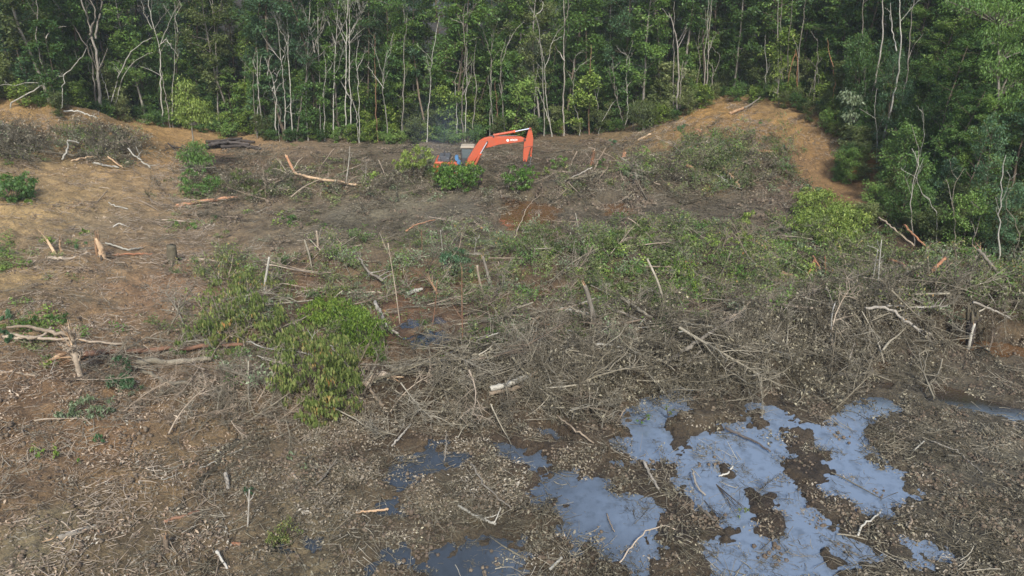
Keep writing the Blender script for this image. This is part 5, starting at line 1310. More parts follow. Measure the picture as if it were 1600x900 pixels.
L_('pale_branch', 'short white branch on top of the left brush pile', [(105,220,1.3),(115,221,1.3),(124,224,1.2)], .06, .06, 'bark_white', 'branch', twigs=1)
L_('pale_branch', 'upper pale log at the left edge of the slope', [(-6,190,.3),(12,193,.3),(27,196,.3)], .12, .10, 'wood_fresh')
L_('pale_branch', 'lower pale log at the left edge of the slope', [(-6,193,.2),(8,196,.2),(20,199,.2)], .12, .10, 'bark_white')
L_('pale_branch', 'pale log right of the two at the left edge of the slope', [(38,198,.3),(52,203,.3),(68,205,.2)], .09, .07, 'wood_fresh')
L_('pale_branch', 'crooked white branch lying below the left forest edge', [(100,174,.3),(122,174,.3),(140,180,.2),(160,187,.1)], .07, .05, 'bark_white', 'branch', twigs=2)
L_('pale_branch', 'white stick crossing the open slope at left', [(160,314,.1),(180,322,.1),(200,327,.08)], .05, .04, 'bark_white', 'stick')
L_('pale_branch', 'arched white branch on the ground below the slope', [(177,355,.1),(186,349,.3),(200,355,.1)], .04, .03, 'bark_white', 'branch')
# right
L_('tan_log', 'short tan log in the slash near the yellow-green bush', [(1220,426,.2),(1235,431,.2),(1252,438,.15)], .10, .08, 'wood_fresh')
L_('orange_branch', 'orange torn branch at right above the grey tangle', [(1456,424,.6),(1466,415,.7),(1477,403,.8)], .08, .06, 'wood_orange', 'branch', torn_start=3)
L_('red_branch', 'red-brown curved branch at right above the grey tangle', [(1386,405,.5),(1405,411,.6),(1420,424,.5),(1434,433,.4)], .08, .08, 'wood_orange', 'branch')
L_('pale_branch', 'long pale branch stretching down through the right tangle', [(1352,482,.7),(1383,480,.8),(1402,492,.7),(1425,510,.5),(1455,524,.3)], .06, .06, 'bark_pale', 'branch', twigs=2)
L_('pale_branch', 'stick leaning at the water below the right tangle', [(1447,524,.4),(1455,536,.25),(1463,549,.08)], .05, .05, 'bark_pale', 'stick')
L_('pale_branch', 'straight greenish pole leaning below the right bank', [(1373,340,1.2),(1398,358,.9),(1428,385,.3)], .05, .05, 'twig_tan', 'branch')
L_('red_branch', 'reddish pole leaning below the right bank', [(1413,352,1.1),(1430,370,.8),(1452,391,.3)], .06, .06, 'wood_orange', 'branch')
L_('pale_branch', 'pale broken pole at the foot of the right forest', [(1528,390,1.2),(1545,410,.8),(1560,428,.4)], .07, .06, 'bark_pale', 'branch', torn_start=3)
L_('grey_log', 'rounded pink-grey log end lying by the brown water', [(1310,586,.1),(1328,588,.12),(1346,588,.12)], .09, .11, 'bark_pale')
L_('pale_branch', 'forked pale branch standing near the pink-grey log end', [(1325,573,.15),(1328,558,.4),(1332,545,.6)], .05, .03, 'bark_pale', 'branch', twigs=2)
L_('grey_branch', 'pale branch at the right edge in the grey tangle', [(1385,478,.8),(1430,482,.7),(1480,478,.9)], .05, .04, 'bark_pale', 'branch', twigs=3)
L_('grey_branch', 'long branch sloping down at the right edge of the tangle', [(1520,473,.8),(1555,486,.6),(1580,500,.4)], .06, .04, 'bark_pale', 'branch', twigs=3)
U_('root_plate', 'dark upturned root plate with a pale torn stem in the right tangle', [(1520,528),(1518,510),(1521,492)], .14, .22, 'log_dark', 'root plate', torn=14, torn_mat='twig_mud', twigs=6, tl=.6)
U_('dead_sapling', 'short white torn stem in front of the dark root plate', [(1518,532),(1519,518),(1523,506)], .07, .05, 'bark_white', 'stump', torn=5)
for i, (a, b) in enumerate([((1275,425),(1272,402)), ((1283,422),(1270,400)), ((1290,430),(1288,400)), ((1262,430),(1273,405))]):
    L_('orange_root', 'orange torn rootlets in a fan at the left of the right slash', [(a[0], a[1], .2), ((a[0] + b[0]) / 2, (a[1] + b[1]) / 2, .4), (b[0], b[1], .5)], .04, .03, 'wood_orange', 'root', group='orange torn rootlets')
# foreground ground and pools
L_('grey_log', 'rotten grey log lying on bare ground at lower left', [(93,843,.05),(112,836,.06),(132,829,.06),(156,822,.06)], .10, .07, 'bark_pale', torn_start=3)
U_('short_stump', 'small red-topped broken stump at lower left', [(259,862),(258,850),(255,840)], .08, .07, 'bark_brown', 'stump', torn=4, tl=.12)
L_('red_root', 'reddish root half buried at lower left', [(256,815,.04),(285,808,.05),(312,800,.04)], .04, .05, 'bark_red', 'root')
L_('buried_log', 'long buried brown log ridge running up right at lower left', [(268,812,-.12),(300,775,-.06),(335,735,-.05),(372,692,-.04)], .10, .14, 'twig_mud')
L_('thin_branch', 'thin white twig lying across the lower left ground', [(235,757,.04),(265,747,.05),(290,737,.04)], .018, .014, 'bark_white', 'twig')
L_('thin_branch', 'long white twig left of the pools', [(288,745,.04),(318,730,.06),(350,716,.06),(382,700,.1)], .02, .014, 'bark_white', 'twig')
L_('thin_branch', 'pale stub standing at lower centre left', [(352,740,.3),(355,752,.2),(357,765,.05)], .06, .05, 'bark_pale', 'stub')
L_('thin_branch', 'tan stick lying below the buried log', [(306,797,.05),(320,784,.08),(335,772,.08)], .03, .02, 'twig_tan', 'stick')
L_('thin_branch', 'white stick leaning at the bottom left of centre', [(338,862,.2),(348,877,.1),(358,893,.04)], .04, .03, 'bark_white', 'stick')
U_('dead_sapling', 'thin grey stem with a green tuft standing at lower left', [(386,826),(387,795),(387,770)], .025, .02, 'bark_pale', 'bare stem', twigs=2)
L_('thin_branch', 'forked grey branch lying in dark mud left of the first pool', [(493,758,.08),(507,745,.15),(522,724,.2)], .035, .02, 'bark_pale', 'branch', twigs=2)
L_('stub', 'reddish stub lying left of the dark mud hollow', [(457,740,.05),(464,750,.06),(474,762,.05)], .05, .035, 'twig_tan', 'stub')
L_('pale_branch', 'stick slanting across the bank above the first pool', [(612,698,.1),(628,680,.15),(642,663,.2)], .04, .03, 'bark_pale', 'stick')
L_('pale_branch', 'orange-white stick lying below the first pool', [(556,802,.06),(580,799,.06),(607,797,.06)], .03, .04, 'wood_fresh', 'stick')
L_('pale_branch', 'crooked pale branch right of the leaf drift', [(716,791,.1),(735,803,.08),(755,812,.05),(775,820,.05)], .04, .04, 'bark_white', 'branch', twigs=3)
L_('thin_branch', 'long thin bent branch between leaf drift and pale pool', [(736,726,.15),(755,757,.12),(780,780,.1),(800,798,.06)], .03, .02, 'bark_pale', 'branch')
L_('thin_branch', 'pale stem standing in the first blue pool', [(694,722,.02),(697,700,.25),(698,675,.4)], .025, .02, 'bark_pale', 'stick')
L_('wet_branch', 'dark wet branch lying across the pale pool', [(1133,669,.05),(1160,682,.05),(1185,694,.05),(1204,706,.04)], .045, .03, 'log_dark', 'branch')
L_('pale_branch', 'pale stick standing where the mud bank meets the pools', [(1006,721,.2),(1015,742,.1),(1030,765,.04)], .045, .035, 'bark_pale', 'stick')
L_('pale_branch', 'curved dark branch standing in the pale pool', [(1083,737,.2),(1085,752,.15),(1092,765,.1),(1102,775,.03)], .035, .03, 'bark_pale', 'branch')
L_('pale_branch', 'straight stick lying toward the mud islet', [(1090,790,.08),(1103,803,.06),(1118,815,.05)], .04, .04, 'bark_pale', 'stick')
L_('white_stick', 'short white stick on the small islet in the pale pool', [(1123,745,.06),(1138,740,.07),(1145,729,.08)], .025, .03, 'bark_white', 'stick')
L_('thin_branch', 'long arched tan stem over the mud and pool at lower centre', [(968,880,.05),(985,855,.2),(1005,835,.3),(1032,820,.25),(1055,828,.1)], .02, .018, 'twig_tan', 'stem')
L_('white_stick', 'white stick lying on the mud at lower centre', [(859,891,.05),(868,882,.06),(878,872,.06)], .04, .035, 'bark_white', 'stick')
L_('wet_branch', 'thin dark stem floating in the left pale pool', [(948,803,.02),(953,818,.02),(960,832,.02)], .02, .015, 'twig_tan', 'stick')
L_('white_branch', 'white arched branch on the bank of the right pool', [(1340,838,.05),(1346,822,.15),(1362,812,.2),(1377,797,.1)], .03, .02, 'bark_white', 'branch')
L_('stub', 'bent tan stub on the bank right of the right pool', [(1419,826,.05),(1425,815,.1),(1422,808,.12)], .04, .03, 'twig_tan', 'stub')
L_('thin_branch', 'long grey stem lying across the flat at lower right', [(1455,690,.06),(1495,705,.08),(1535,740,.05)], .025, .02, 'bark_pale', 'stem')
L_('thin_branch', 'small white forked twig on the flat at lower right', [(1427,705,.08),(1436,697,.15),(1444,690,.2)], .025, .02, 'bark_white', 'twig', twigs=2)
L_('thin_branch', 'brown stem hanging over the centre bank', [(870,650,.35),(900,673,.25),(928,693,.1)], .025, .03, 'twig_tan', 'stem')
L_('pale_branch', 'pale stick on the bank left of the top pool', [(963,662,.06),(970,650,.12),(978,638,.2)], .03, .025, 'twig_tan', 'stick')
L_('orange_chip', 'orange chunk of wood at lower left of centre', [(363,851,.04),(369,851,.05),(376,852,.04)], .06, .06, 'wood_orange', 'wood chunk')

# ------------------------------------------------------------------ bushes, fallen crowns, saplings
def leaf_mass(name, label, blobs, mat, leaf=.15, cover=2.6, stem='bark_brown', cat='bush', droop=.2, seed=0, group=None, up=.7, wide=.48, clump=.13, sub=34, mats2=None, flatten=1.0, foot=None):
    rng = np.random.default_rng(seed + int(blobs[0][0] * 3 + blobs[0][1]))
    b0 = blobs[0]; base = hit1(*(foot or (b0[0], b0[1] + b0[3] * .75))); base[2] = ground_pt(base[0], base[1])
    root = empty(name, base, label, cat, group)
    parts, sp, sr = [], [], []
    for (px, py, rx, ry) in blobs:
        g = hit1(px, foot[1] if foot else py + ry * .75); sc = scale_at(g)
        c = plane_pt(px, py, g[1]); Rx, Rz = rx / sc, ry / sc; Ry = min(Rx, 1.2 * Rz + .4) * flatten
        larea = leaf * leaf * wide * sc * sc * .5
        n = int(1.7 * cover * math.pi * rx * ry / larea) + 20
        n = min(n, 9000)
        nc = max(5, n // sub)
        u = rng.normal(size=(nc, 3)); u /= np.linalg.norm(u, axis=1, keepdims=True)
        u *= rng.uniform(.25, 1.12, (nc, 1)) ** .7
        cc = c + u * (Rx, Ry, Rz)
        cc[:, 2] = np.maximum(cc[:, 2], mlook(cc[:, 0], cc[:, 1]) + .06)
        ids = rng.integers(0, nc, n)
        o = rng.normal(size=(n, 3)) * clump * (Rx * .5 + Rz * .5) * (1, 1, .6)
        C = cc[ids] + o; C[:, 2] = np.maximum(C[:, 2], mlook(C[:, 0], C[:, 1]) + .05)
        l = leaf * rng.uniform(.6, 1.35, n)
        parts.append(leaf_quads(C - base, l, l * wide * rng.uniform(.8, 1.2, n), rng, up=up, droop=droop, D=o + rng.normal(size=(n, 3)) * .1))
        ft = np.array([c[0], c[1], float(mlook(c[0], c[1]))]) * .7 + base * .3; ft[2] = mlook(ft[0], ft[1])
        for k in range(min(nc, 26)):
            q = cc[k]; m = (ft + q) / 2 + rng.normal(size=3) * .12 * Rx; m[2] += .15 * Rz
            sp.append(resample(np.array([ft, m, q]), 5) - base); sr.append(np.linspace(.03 if Rx > 1 else .018, .006, 5))
    mm = [M[mat]]; V, F = merge(parts)
    o = mobj('foliage', mesh_quads('foliage', V, F, mm, smooth=False), root, kind='stuff')
    mobj('stems', mesh_quads('stems', *tubes(np.array(sp), np.array(sr), 4), M[stem]), root)
    return root
B = leaf_mass
B('fallen_tree', 'bright green fallen tree crown lying beside the grey tangle', [(560,520,42,34),(535,498,42,28),(500,488,32,20),(585,540,22,26)], 'leaf_bright', .13, 2.5, 'twig_grey', 'fallen tree crown', droop=.35, up=.45)
B('fallen_tree', 'wilting crown with big drooping leaves hanging below the bright one', [(515,560,42,36),(470,545,38,34),(525,610,40,40),(495,640,34,28),(455,590,32,40),(540,580,28,30),(430,520,36,28)], 'leaf_wilt', .19, 1.9, 'twig_grey', 'fallen tree crown', droop=1.1, up=.25, wide=.44)
B('fallen_tree', 'sparse drooping crown left of the wilting one over the reddish trunk', [(345,485,44,40),(318,530,34,26),(385,445,42,28),(400,490,42,34),(360,530,30,24)], 'leaf_wilt', .20, .85, 'twig_grey', 'fallen tree crown', droop=1.1, up=.25, wide=.44)
B('fallen_tree', 'sparse yellowing leaves hanging along the top of the fallen crowns', [(350,420,45,22),(430,450,40,18),(510,460,45,14)], 'leaf_wilt', .16, .6, 'twig_tan', 'fallen branch', droop=.8)
B('dark_bush', 'dense dark bush at the left edge of the slope', [(18,298,34,22),(42,288,18,20),(5,285,20,16)], 'leaf_mid', .2, 2.6)
B('sprout', 'small bright sprout in front of the dark bush', [(43,316,9,6)], 'leaf_bright', .2, 1.5, cat='seedling')
B('pale_bush', 'pale green bush with a rounded top left of the excavator', [(655,247,24,18),(635,250,16,14),(625,257,14,10)], 'leaf_yellow', .19, 1.6, foot=(650,280))
B('pale_bush', 'dull grey-green wilting bush right of the pale one', [(662,258,16,14),(672,268,14,10)], 'leaf_pale', .18, 1.4)
B('excavator_bush', 'bright glossy bush in front of the excavator body', [(712,272,34,16),(735,268,20,15),(690,270,18,14),(722,286,22,12),(702,284,18,12)], 'leaf_glossy', .15, 2.2, foot=(715,300))
B('excavator_bush', 'bright bush below the excavator arm', [(805,273,20,14),(826,272,14,14),(812,286,22,10)], 'leaf_glossy', .15, 1.9, foot=(812,297))
B('green_tuft', 'low bright tuft left of the pale bush', [(585,277,17,9),(575,282,10,6)], 'leaf_bright', .2, 1.8)
B('green_tuft', 'low green bush right of the excavator arm', [(872,254,14,12)], 'leaf_mid', .2, 1.8)
B('green_tuft', 'yellowish tuft behind the bright bushes at the excavator arm', [(850,268,12,9)], 'leaf_yellow', .18, 1.1)
B('green_tuft', 'dark green tuft beside the bright orange stump', [(938,257,12,9)], 'leaf_mid', .2, 1.8)
B('heap_bush', 'leafy bush on top of the brown brush heap', [(1005,243,14,12),(1015,256,12,12),(1018,266,9,8)], 'leaf_mid', .2, 1.8)
B('pale_leaves', 'tuft of silvery leaves hanging on the brown brush heap', [(986,275,9,9),(978,272,5,7)], 'leaf_pale', .3, 1.4, droop=.8, cat='leaf tuft')
B('heap_bush', 'large heap of cut green foliage at the right of the brush line', [(1125,248,32,15),(1165,265,28,16),(1100,262,26,14),(1150,282,30,10)], 'leaf_olive', .18, 1.5, 'twig_tan', 'slash heap')
B('heap_bush', 'bright leafy patch at the top of the right slash heap', [(1140,224,18,8),(1120,232,20,8)], 'leaf_mid', .18, 1.3, cat='slash heap')
B('green_tuft', 'small green tuft on the orange mound', [(1065,197,12,6),(1060,203,8,4)], 'leaf_blue', .2, 1.2)
B('green_tuft', 'green weeds at the right of the orange mound', [(1172,208,10,6),(1190,195,8,5)], 'leaf_mid', .2, 1.2)
B('green_tuft', 'dull green tuft at the foot of the orange mound', [(955,222,12,5)], 'leaf_blue', .2, 1.1)
B('green_tuft', 'small bluish tuft on the right slope of the mound', [(1225,232,8,6)], 'leaf_blue', .2, 1.2)
B('brush_bush', 'dark leafy shrubs in the brush line below the sapling', [(310,292,26,20),(330,282,16,18),(296,275,15,14)], 'leaf_mid', .19, 1.7)
B('brush_bush', 'drooping leafy bush in the brush line right of the sapling', [(378,280,18,20),(395,290,20,14),(362,292,16,16)], 'leaf_olive', .22, 1.2, droop=.8)
B('brush_bush', 'green foliage at the left end of the fallen trunk', [(410,300,24,12),(430,272,16,10)], 'leaf_olive', .18, 1.2)
B('green_tuft', 'low green weeds at the foot of the brush line', [(455,343,16,8)], 'leaf_mid', .16, 1.1)
B('green_tuft', 'small green clump on bare ground below the slope', [(290,352,16,7)], 'leaf_mid', .17, 1.5)
B('green_tuft', 'small bright clump above the orange split stump', [(133,364,13,6)], 'leaf_bright', .15, 1.2)
B('green_tuft', 'bluish fern left of the orange split stump', [(130,384,10,9)], 'leaf_blue', .2, 1.1)
B('green_tuft', 'olive leafy clump right of the stumps', [(345,368,14,7)], 'leaf_olive', .17, 1.1)
B('yellow_bush', 'large yellow-green bush at the right end of the middle band', [(1285,325,48,26),(1265,345,36,22),(1320,345,36,26),(1300,365,40,20),(1275,305,25,14)], 'leaf_yellow', .17, 2.0)
B('pale_leaves', 'whitish leafy tips above the yellow-green bush', [(1275,300,20,10),(1255,292,12,8)], 'leaf_pale', .22, 1.0, cat='leaf tuft')
B('band_bush', 'bright green leafy shrub in the right of the slash band', [(1062,432,30,22),(1078,445,18,14),(1050,420,18,14)], 'leaf_bright', .17, 1.5)
B('band_bush', 'dark green leafy tuft with red stems in the centre of the slash band', [(712,410,28,18),(725,398,15,14)], 'leaf_blue', .17, 1.4)
B('band_bush', 'pale wilted clump at the upper left of the slash band', [(768,372,18,16),(780,385,15,12)], 'leaf_pale', .16, 1.2)
B('band_bush', 'green grassy mass on the upper edge of the slash band, centre', [(850,368,26,18),(880,380,26,16),(825,385,22,14)], 'leaf_olive', .14, 1.5)
B('band_bush', 'wilted olive shrub on the upper edge of the slash band, right of centre', [(945,378,28,14),(975,372,25,14),(1000,362,22,13)], 'leaf_olive', .14, 1.6)
B('band_bush', 'bright weeds on the right upper edge of the slash band', [(1105,380,30,10),(1140,372,26,10),(1080,375,16,8)], 'leaf_bright', .14, 1.1)
B('band_bush', 'mid green weeds in the right part of the slash band', [(1150,425,28,14),(1120,405,24,10),(1180,400,24,12),(1165,445,24,10)], 'leaf_mid', .15, 1.2)
B('band_bush', 'bright weeds at the lower right of the slash band', [(1105,462,22,9),(1130,452,18,8)], 'leaf_bright', .14, 1.2)
B('band_bush', 'green weeds beside the upright brown log', [(975,448,22,14),(950,470,18,12),(990,425,18,10)], 'leaf_olive', .15, 1.2)
B('band_bush', 'green tuft in the slash band right of the centre water hole', [(778,512,24,12)], 'leaf_mid', .15, 1.2)
B('band_bush', 'loose leaves in the left part of the slash band', [(440,408,20,14),(470,400,20,12),(500,420,20,10)], 'leaf_olive', .15, .8)
B('band_bush', 'tall leafy weed at the right end of the brown mud', [(1168,352,9,24),(1160,380,14,16),(1175,335,5,12)], 'leaf_yellow', .17, 1.3, cat='tall weed')
B('band_bush', 'big bluish leaves at the right end of the slash band', [(1240,385,26,12),(1215,400,18,8)], 'leaf_pale', .24, .9)
B('band_bush', 'bluish leafy tuft standing above the brown mud', [(1070,350,12,10)], 'leaf_blue', .26, 1.1)
B('bank_weeds', 'leafy weeds at the foot of the right forest', [(1500,440,40,14),(1450,405,30,14),(1560,440,36,14)], 'leaf_olive', .15, 1.0)
B('bank_weeds', 'pale green sprouts at the right edge', [(1588,415,14,12),(1545,398,10,10)], 'leaf_bright', .17, 1.1, cat='weeds')
B('left_bush', 'narrow dark blue-green shrub left of the lower left heap', [(192,575,12,22),(180,600,22,14),(200,600,18,16)], 'leaf_blue', .10, 1.8)
B('left_bush', 'wilted grey-green bush at left', [(130,640,36,16),(105,645,18,12),(160,640,18,12)], 'leaf_pale', .13, 1.3)
B('seedlings', 'few bright green seedling leaves on bare ground at lower left', [(72,702,20,7),(90,712,8,8),(50,697,6,4)], 'leaf_bright', .14, .30, cat='seedlings', up=1.2, sub=5)
B('seedlings', 'small green plant right of the bright seedlings', [(124,720,5,8)], 'leaf_mid', .10, .9, cat='seedling')
B('left_bush', 'dark feathery leaves at the far left edge', [(5,525,18,14),(15,490,20,6)], 'leaf_blue', .22, 1.1, cat='leafy branch')
B('left_bush', 'green leafy heap behind the torn fork at left', [(70,502,30,10),(45,510,20,8)], 'leaf_mid', .16, 1.2, cat='leaf heap')
B('sprout', 'bright pointed leaf tuft beside the uprooted stump', [(75,571,12,4)], 'leaf_bright', .3, .7, cat='leaf tuft')
B('sprout', 'green tuft on the thin grey stem at lower left', [(385,768,11,8)], 'leaf_blue', .10, 1.1, cat='leaf tuft')
B('sprout', 'bluish leaf pair lying left of the dark mud hollow', [(478,727,9,8),(455,712,10,7)], 'leaf_pale', .12, .5, cat='leaves')
B('sprout', 'dark green drooping tuft below the wilted bush', [(155,685,8,12)], 'leaf_blue', .11, 1.2, cat='leaf tuft')
B('dead_clump', 'clump of dry yellow moss left of the bottom pools', [(443,830,24,18),(425,840,18,12)], 'leaf_wilt', .06, .8, cat='dry clump')
B('sprout', 'green leaves on the mud edge of the top pool', [(1045,642,8,8),(1160,800,10,8)], 'leaf_olive', .09, .7, cat='leaf tuft')
B('floating_weeds', 'green stems floating in the pale pool', [(1003,650,14,7)], 'leaf_mid', .08, .5, cat='water weeds')

# the tall sapling that stands alone in the clearing
def sapling(name, label, trunk_pts, blobs, mat, r=.06, leaf=.2, stem='bark_pale', cover=2.4, cat='sapling'):
    rng = np.random.default_rng(int(trunk_pts[0][0]))
    b = hit1(*trunk_pts[0]); b[2] = ground_pt(b[0], b[1]); Y = b[1]
    root = empty(name, b, label, cat)
    a = np.array(trunk_pts, float); P = plane_pt(a[:, 0], a[:, 1], np.full(len(a), Y)); P[0] = b
    Q = resample(P, 12) - b
    mobj('trunk', mesh_quads('trunk', *tubes(Q[None], np.linspace(r, r * .3, 12)[None], 6), M[stem]), root)
    parts, sp, sr = [], [], []; sc = scale_at(b)
    for (px, py, rx, ry) in blobs:
        c = plane_pt(px, py, Y) - b; c[1] += rng.normal() * .3; Rx, Rz = rx / sc, ry / sc
        n = int(1.7 * cover * math.pi * rx * ry / (leaf * leaf * .45 * sc * sc * .5)) + 10; nc = max(4, n // 16)
        u = rng.normal(size=(nc, 3)); u /= np.linalg.norm(u, axis=1, keepdims=True); u *= rng.uniform(.2, 1, (nc, 1)) ** .6
        cc = c + u * (Rx, Rx * .9, Rz); ids = rng.integers(0, nc, n); o = rng.normal(size=(n, 3)) * .22 * (1, 1, .6)
        l = leaf * rng.uniform(.6, 1.3, n)
        parts.append(leaf_quads(cc[ids] + o, l, l * .45, rng, up=.6, droop=.35, D=o))
        j = int(np.argmin(np.abs(Q[:, 2] - (c[2] - Rz))))
        for k in range(min(nc, 12)):
            sp.append(resample(np.array([Q[j], (Q[j] + cc[k]) / 2 + (0, 0, .1), cc[k]]), 5)); sr.append(np.linspace(r * .35, .008, 5))
    mobj('crown', mesh_quads('crown', *merge(parts), M[mat], smooth=False), root)
    mobj('branches', mesh_quads('branches', *tubes(np.array(sp), np.array(sr), 4), M[stem]), root)
    return root
sapling('tall_sapling', 'tall bright green sapling standing alone in front of the left forest', [(306,268),(304,240),(300,200),(296,170),(289,135)], [(288,134,9,14),(283,155,16,12),(300,163,18,12),(318,168,16,11),(300,182,22,11),(288,175,15,11),(322,184,13,10)], 'leaf_yellow', .07, .21)
sapling('sapling', 'dark leafy lower stem of a young tree at the foot of the tall sapling', [(311,272),(308,250),(303,225)], [(305,232,16,10),(312,246,18,12),(300,250,16,12),(290,240,10,8)], 'leaf_mid', .05, .2)
sapling('sapling', 'pale-leaved young tree on the right bank edge', [(1346,225),(1343,205),(1338,180),(1330,160)], [(1322,150,9,7),(1333,156,12,8),(1350,158,9,9),(1332,180,10,12),(1340,205,10,14)], 'leaf_pale', .05, .26)
sapling('sapling', 'feathery pale sapling at the back of the mound', [(1216,165),(1215,140),(1222,105)], [(1222,105,8,8),(1214,122,9,8),(1210,140,8,8),(1218,155,9,8)], 'leaf_yellow', .05, .22, cover=1.0)
sapling('young_tree', 'light green young tree top among the darker forest at left', [(382,200),(382,120),(385,70),(388,45)], [(385,62,14,14),(375,80,12,10),(395,78,12,12)], 'leaf_bright', .08, .24)
sapling('young_tree', 'pale blue-green young tree just left of the excavator boom top', [(758,200),(758,160),(760,110)], [(760,100,12,12),(752,112,12,9),(770,112,10,9)], 'leaf_pale', .07, .22)
sapling('young_tree', 'silvery-leaved tree behind the excavator arm', [(822,205),(820,160),(818,100)], [(812,95,18,20),(828,78,14,14),(818,120,16,16),(805,110,10,12)], 'leaf_pale', .08, .21)
sapling('young_tree', 'drooping grey-green tree at the forest foot left of the mound', [(1005,204),(1005,180),(1003,165)], [(1003,168,22,12),(1018,175,14,12),(992,178,12,12),(1008,185,20,10)], 'leaf_olive', .08, .2)
sapling('young_tree', 'yellow-green leafy top among the trunks at upper right', [(1466,150),(1464,80),(1462,40)], [(1462,28,16,14),(1475,45,16,14),(1460,62,14,14),(1490,30,16,10)], 'leaf_yellow', .1, .2)
sapling('young_tree', 'tall leafy tree with a sunlit top in the upper right corner', [(1560,330),(1560,100),(1560,40)], [(1560,12,34,14),(1585,30,20,14),(1530,15,24,12),(1510,5,24,10),(1545,55,26,18),(1577,75,24,20),(1592,118,20,24),(1550,105,22,20),(1572,160,26,26),(1555,215,26,26),(1590,250,20,22)], 'leaf_mid', .12, .17, cover=1.5)
# ------------------------------------------------------------------ the excavator
M['orange'] = paint_mat('orange_machine_paint', (.40, .068, .026), (.17, .10, .06), .6, .5)
M['orange_bright'] = paint_mat('orange_panel_paint', (.66, .09, .026), (.12, .08, .05), .5, .5)  # brighter orange for the cylinder end caps
M['dark_metal'] = paint_mat('dark_metal', (.035, .037, .042), (.10, .08, .06), .5, .5)
M['engine_top'] = paint_mat('grey_hood', (.06, .066, .075), (.14, .12, .10), .4, .4)
M['cream'] = paint_mat('cream_roof_paint', (.30, .26, .20), (.25, .2, .14), .4, .5)
M['chrome'] = paint_mat('chrome_rod', (.75, .77, .80), (.4, .38, .35), .15, .18, .9)
M['blue'] = paint_mat('blue_plastic', (.06, .16, .30), (.12, .12, .12), .3, .35)
M['white'] = paint_mat('white_lettering', (.8, .8, .78), (.6, .5, .45), .2, .5)
M['muddy'] = paint_mat('muddy_steel', (.055, .04, .03), (.02, .017, .014), .7, .7)
_g, _nt, _o = new_mat('cab_glass')
_p = _nt.nodes.new('ShaderNodeBsdfPrincipled'); _p.inputs['Base Color'].default_value = (.10, .125, .13, 1); _p.inputs['Roughness'].default_value = .12
_p.inputs['Alpha'].default_value = .82
_nt.links.new(_p.outputs[0], _o.inputs[0]); M['glass'] = _g

gb = hit1(712, 282); EY = float(gb[1]); EZ = ground_pt(gb[0], EY); ESC = scale_at(np.array([gb[0], EY, EZ + 1.2]))
def EP(px, py, dy=0.0):                    # photo pixel at the machine's own distance, in its local frame
    p = plane_pt(px, py, EY); return np.array([p[0] - gb[0], dy, p[2] - EZ])
def Z2(cx, cy): return (660 + cx / 7.5, 185 + cy / 7.5)   # from the enlarged view
ex = empty('excavator', (gb[0], EY, EZ), 'orange tracked excavator behind bright bushes, boom raised and arm hanging down', 'excavator')

def bm_obj(name, bm, mat, parent, bevel=.02, **kw):
    if bevel:
        import bmesh
        bmesh.ops.bevel(bm, geom=[e for e in bm.edges if e.calc_face_angle(0) > .5], offset=bevel, segments=1, affect='EDGES', clamp_overlap=True)
    me = bpy.data.meshes.new(name); bm.to_mesh(me); bm.free(); me.materials.append(M[mat])
    return mobj(name, me, parent, **kw)
import bmesh
def prism(outline, y0, y1):
    """outline: list of local (x, z) points, extruded from depth y0 to y1"""
    bm = bmesh.new()
    a = [bm.verts.new((p[0], y0, p[1])) for p in outline]; b = [bm.verts.new((p[0], y1, p[1])) for p in outline]
    n = len(a); bm.faces.new(a); bm.faces.new(b[::-1])
    for i in range(n): bm.faces.new((a[i], b[i], b[(i + 1) % n], a[(i + 1) % n]))
    bmesh.ops.recalc_face_normals(bm, faces=bm.faces); return bm
def box(x0, x1, y0, y1, z0, z1): return prism([(x0, z0), (x1, z0), (x1, z1), (x0, z1)], y0, y1)
def rod(p, q, r, sides=12):
    p = np.array(p, float); q = np.array(q, float)
    V, F = tubes(np.array([[p, p + (q - p) * .5, q]]), np.array([[r, r, r]]), sides)
    bm = bmesh.new(); vs = [bm.verts.new(v) for v in V]
    for f in F: bm.faces.new([vs[i] for i in f])
    bm.faces.new(vs[:sides]); bm.faces.new(vs[-sides:][::-1])
    bmesh.ops.recalc_face_normals(bm, faces=bm.faces); return bm
def outl(pts): return [(EP(*Z2(*p))[0], EP(*Z2(*p))[2]) for p in pts]
def e2(cx, cy, dy): return EP(*Z2(cx, cy), dy)

xr = EP(680, 250)[0]; xf = EP(722, 250)[0]       # back and front of the house seen over the bushes
zt = EP(700, 250)[2]
# undercarriage
for side, y in ((-1, -1.15), (1, 1.15)):
    tr = bpy.data.objects.new('track', None); link(tr, ex)
    ln = [(xr + .15, .1), (xr + .0, .4), (xr + .2, .78), (xr + 3.5, .78), (xr + 3.75, .4), (xr + 3.5, .1)]
    bm_obj('track_belt', prism(ln, y - .28, y + .28), 'muddy', tr, .05)
    for k in range(6):
        bm_obj('track_roller', rod((xr + .5 + k * .52, y - .3, .28), (xr + .5 + k * .52, y + .3, .28), .14), 'dark_metal', tr, 0)
bm_obj('car_body', box(xr + .7, xr + 3.0, -.9, .9, .45, .95), 'muddy', ex)
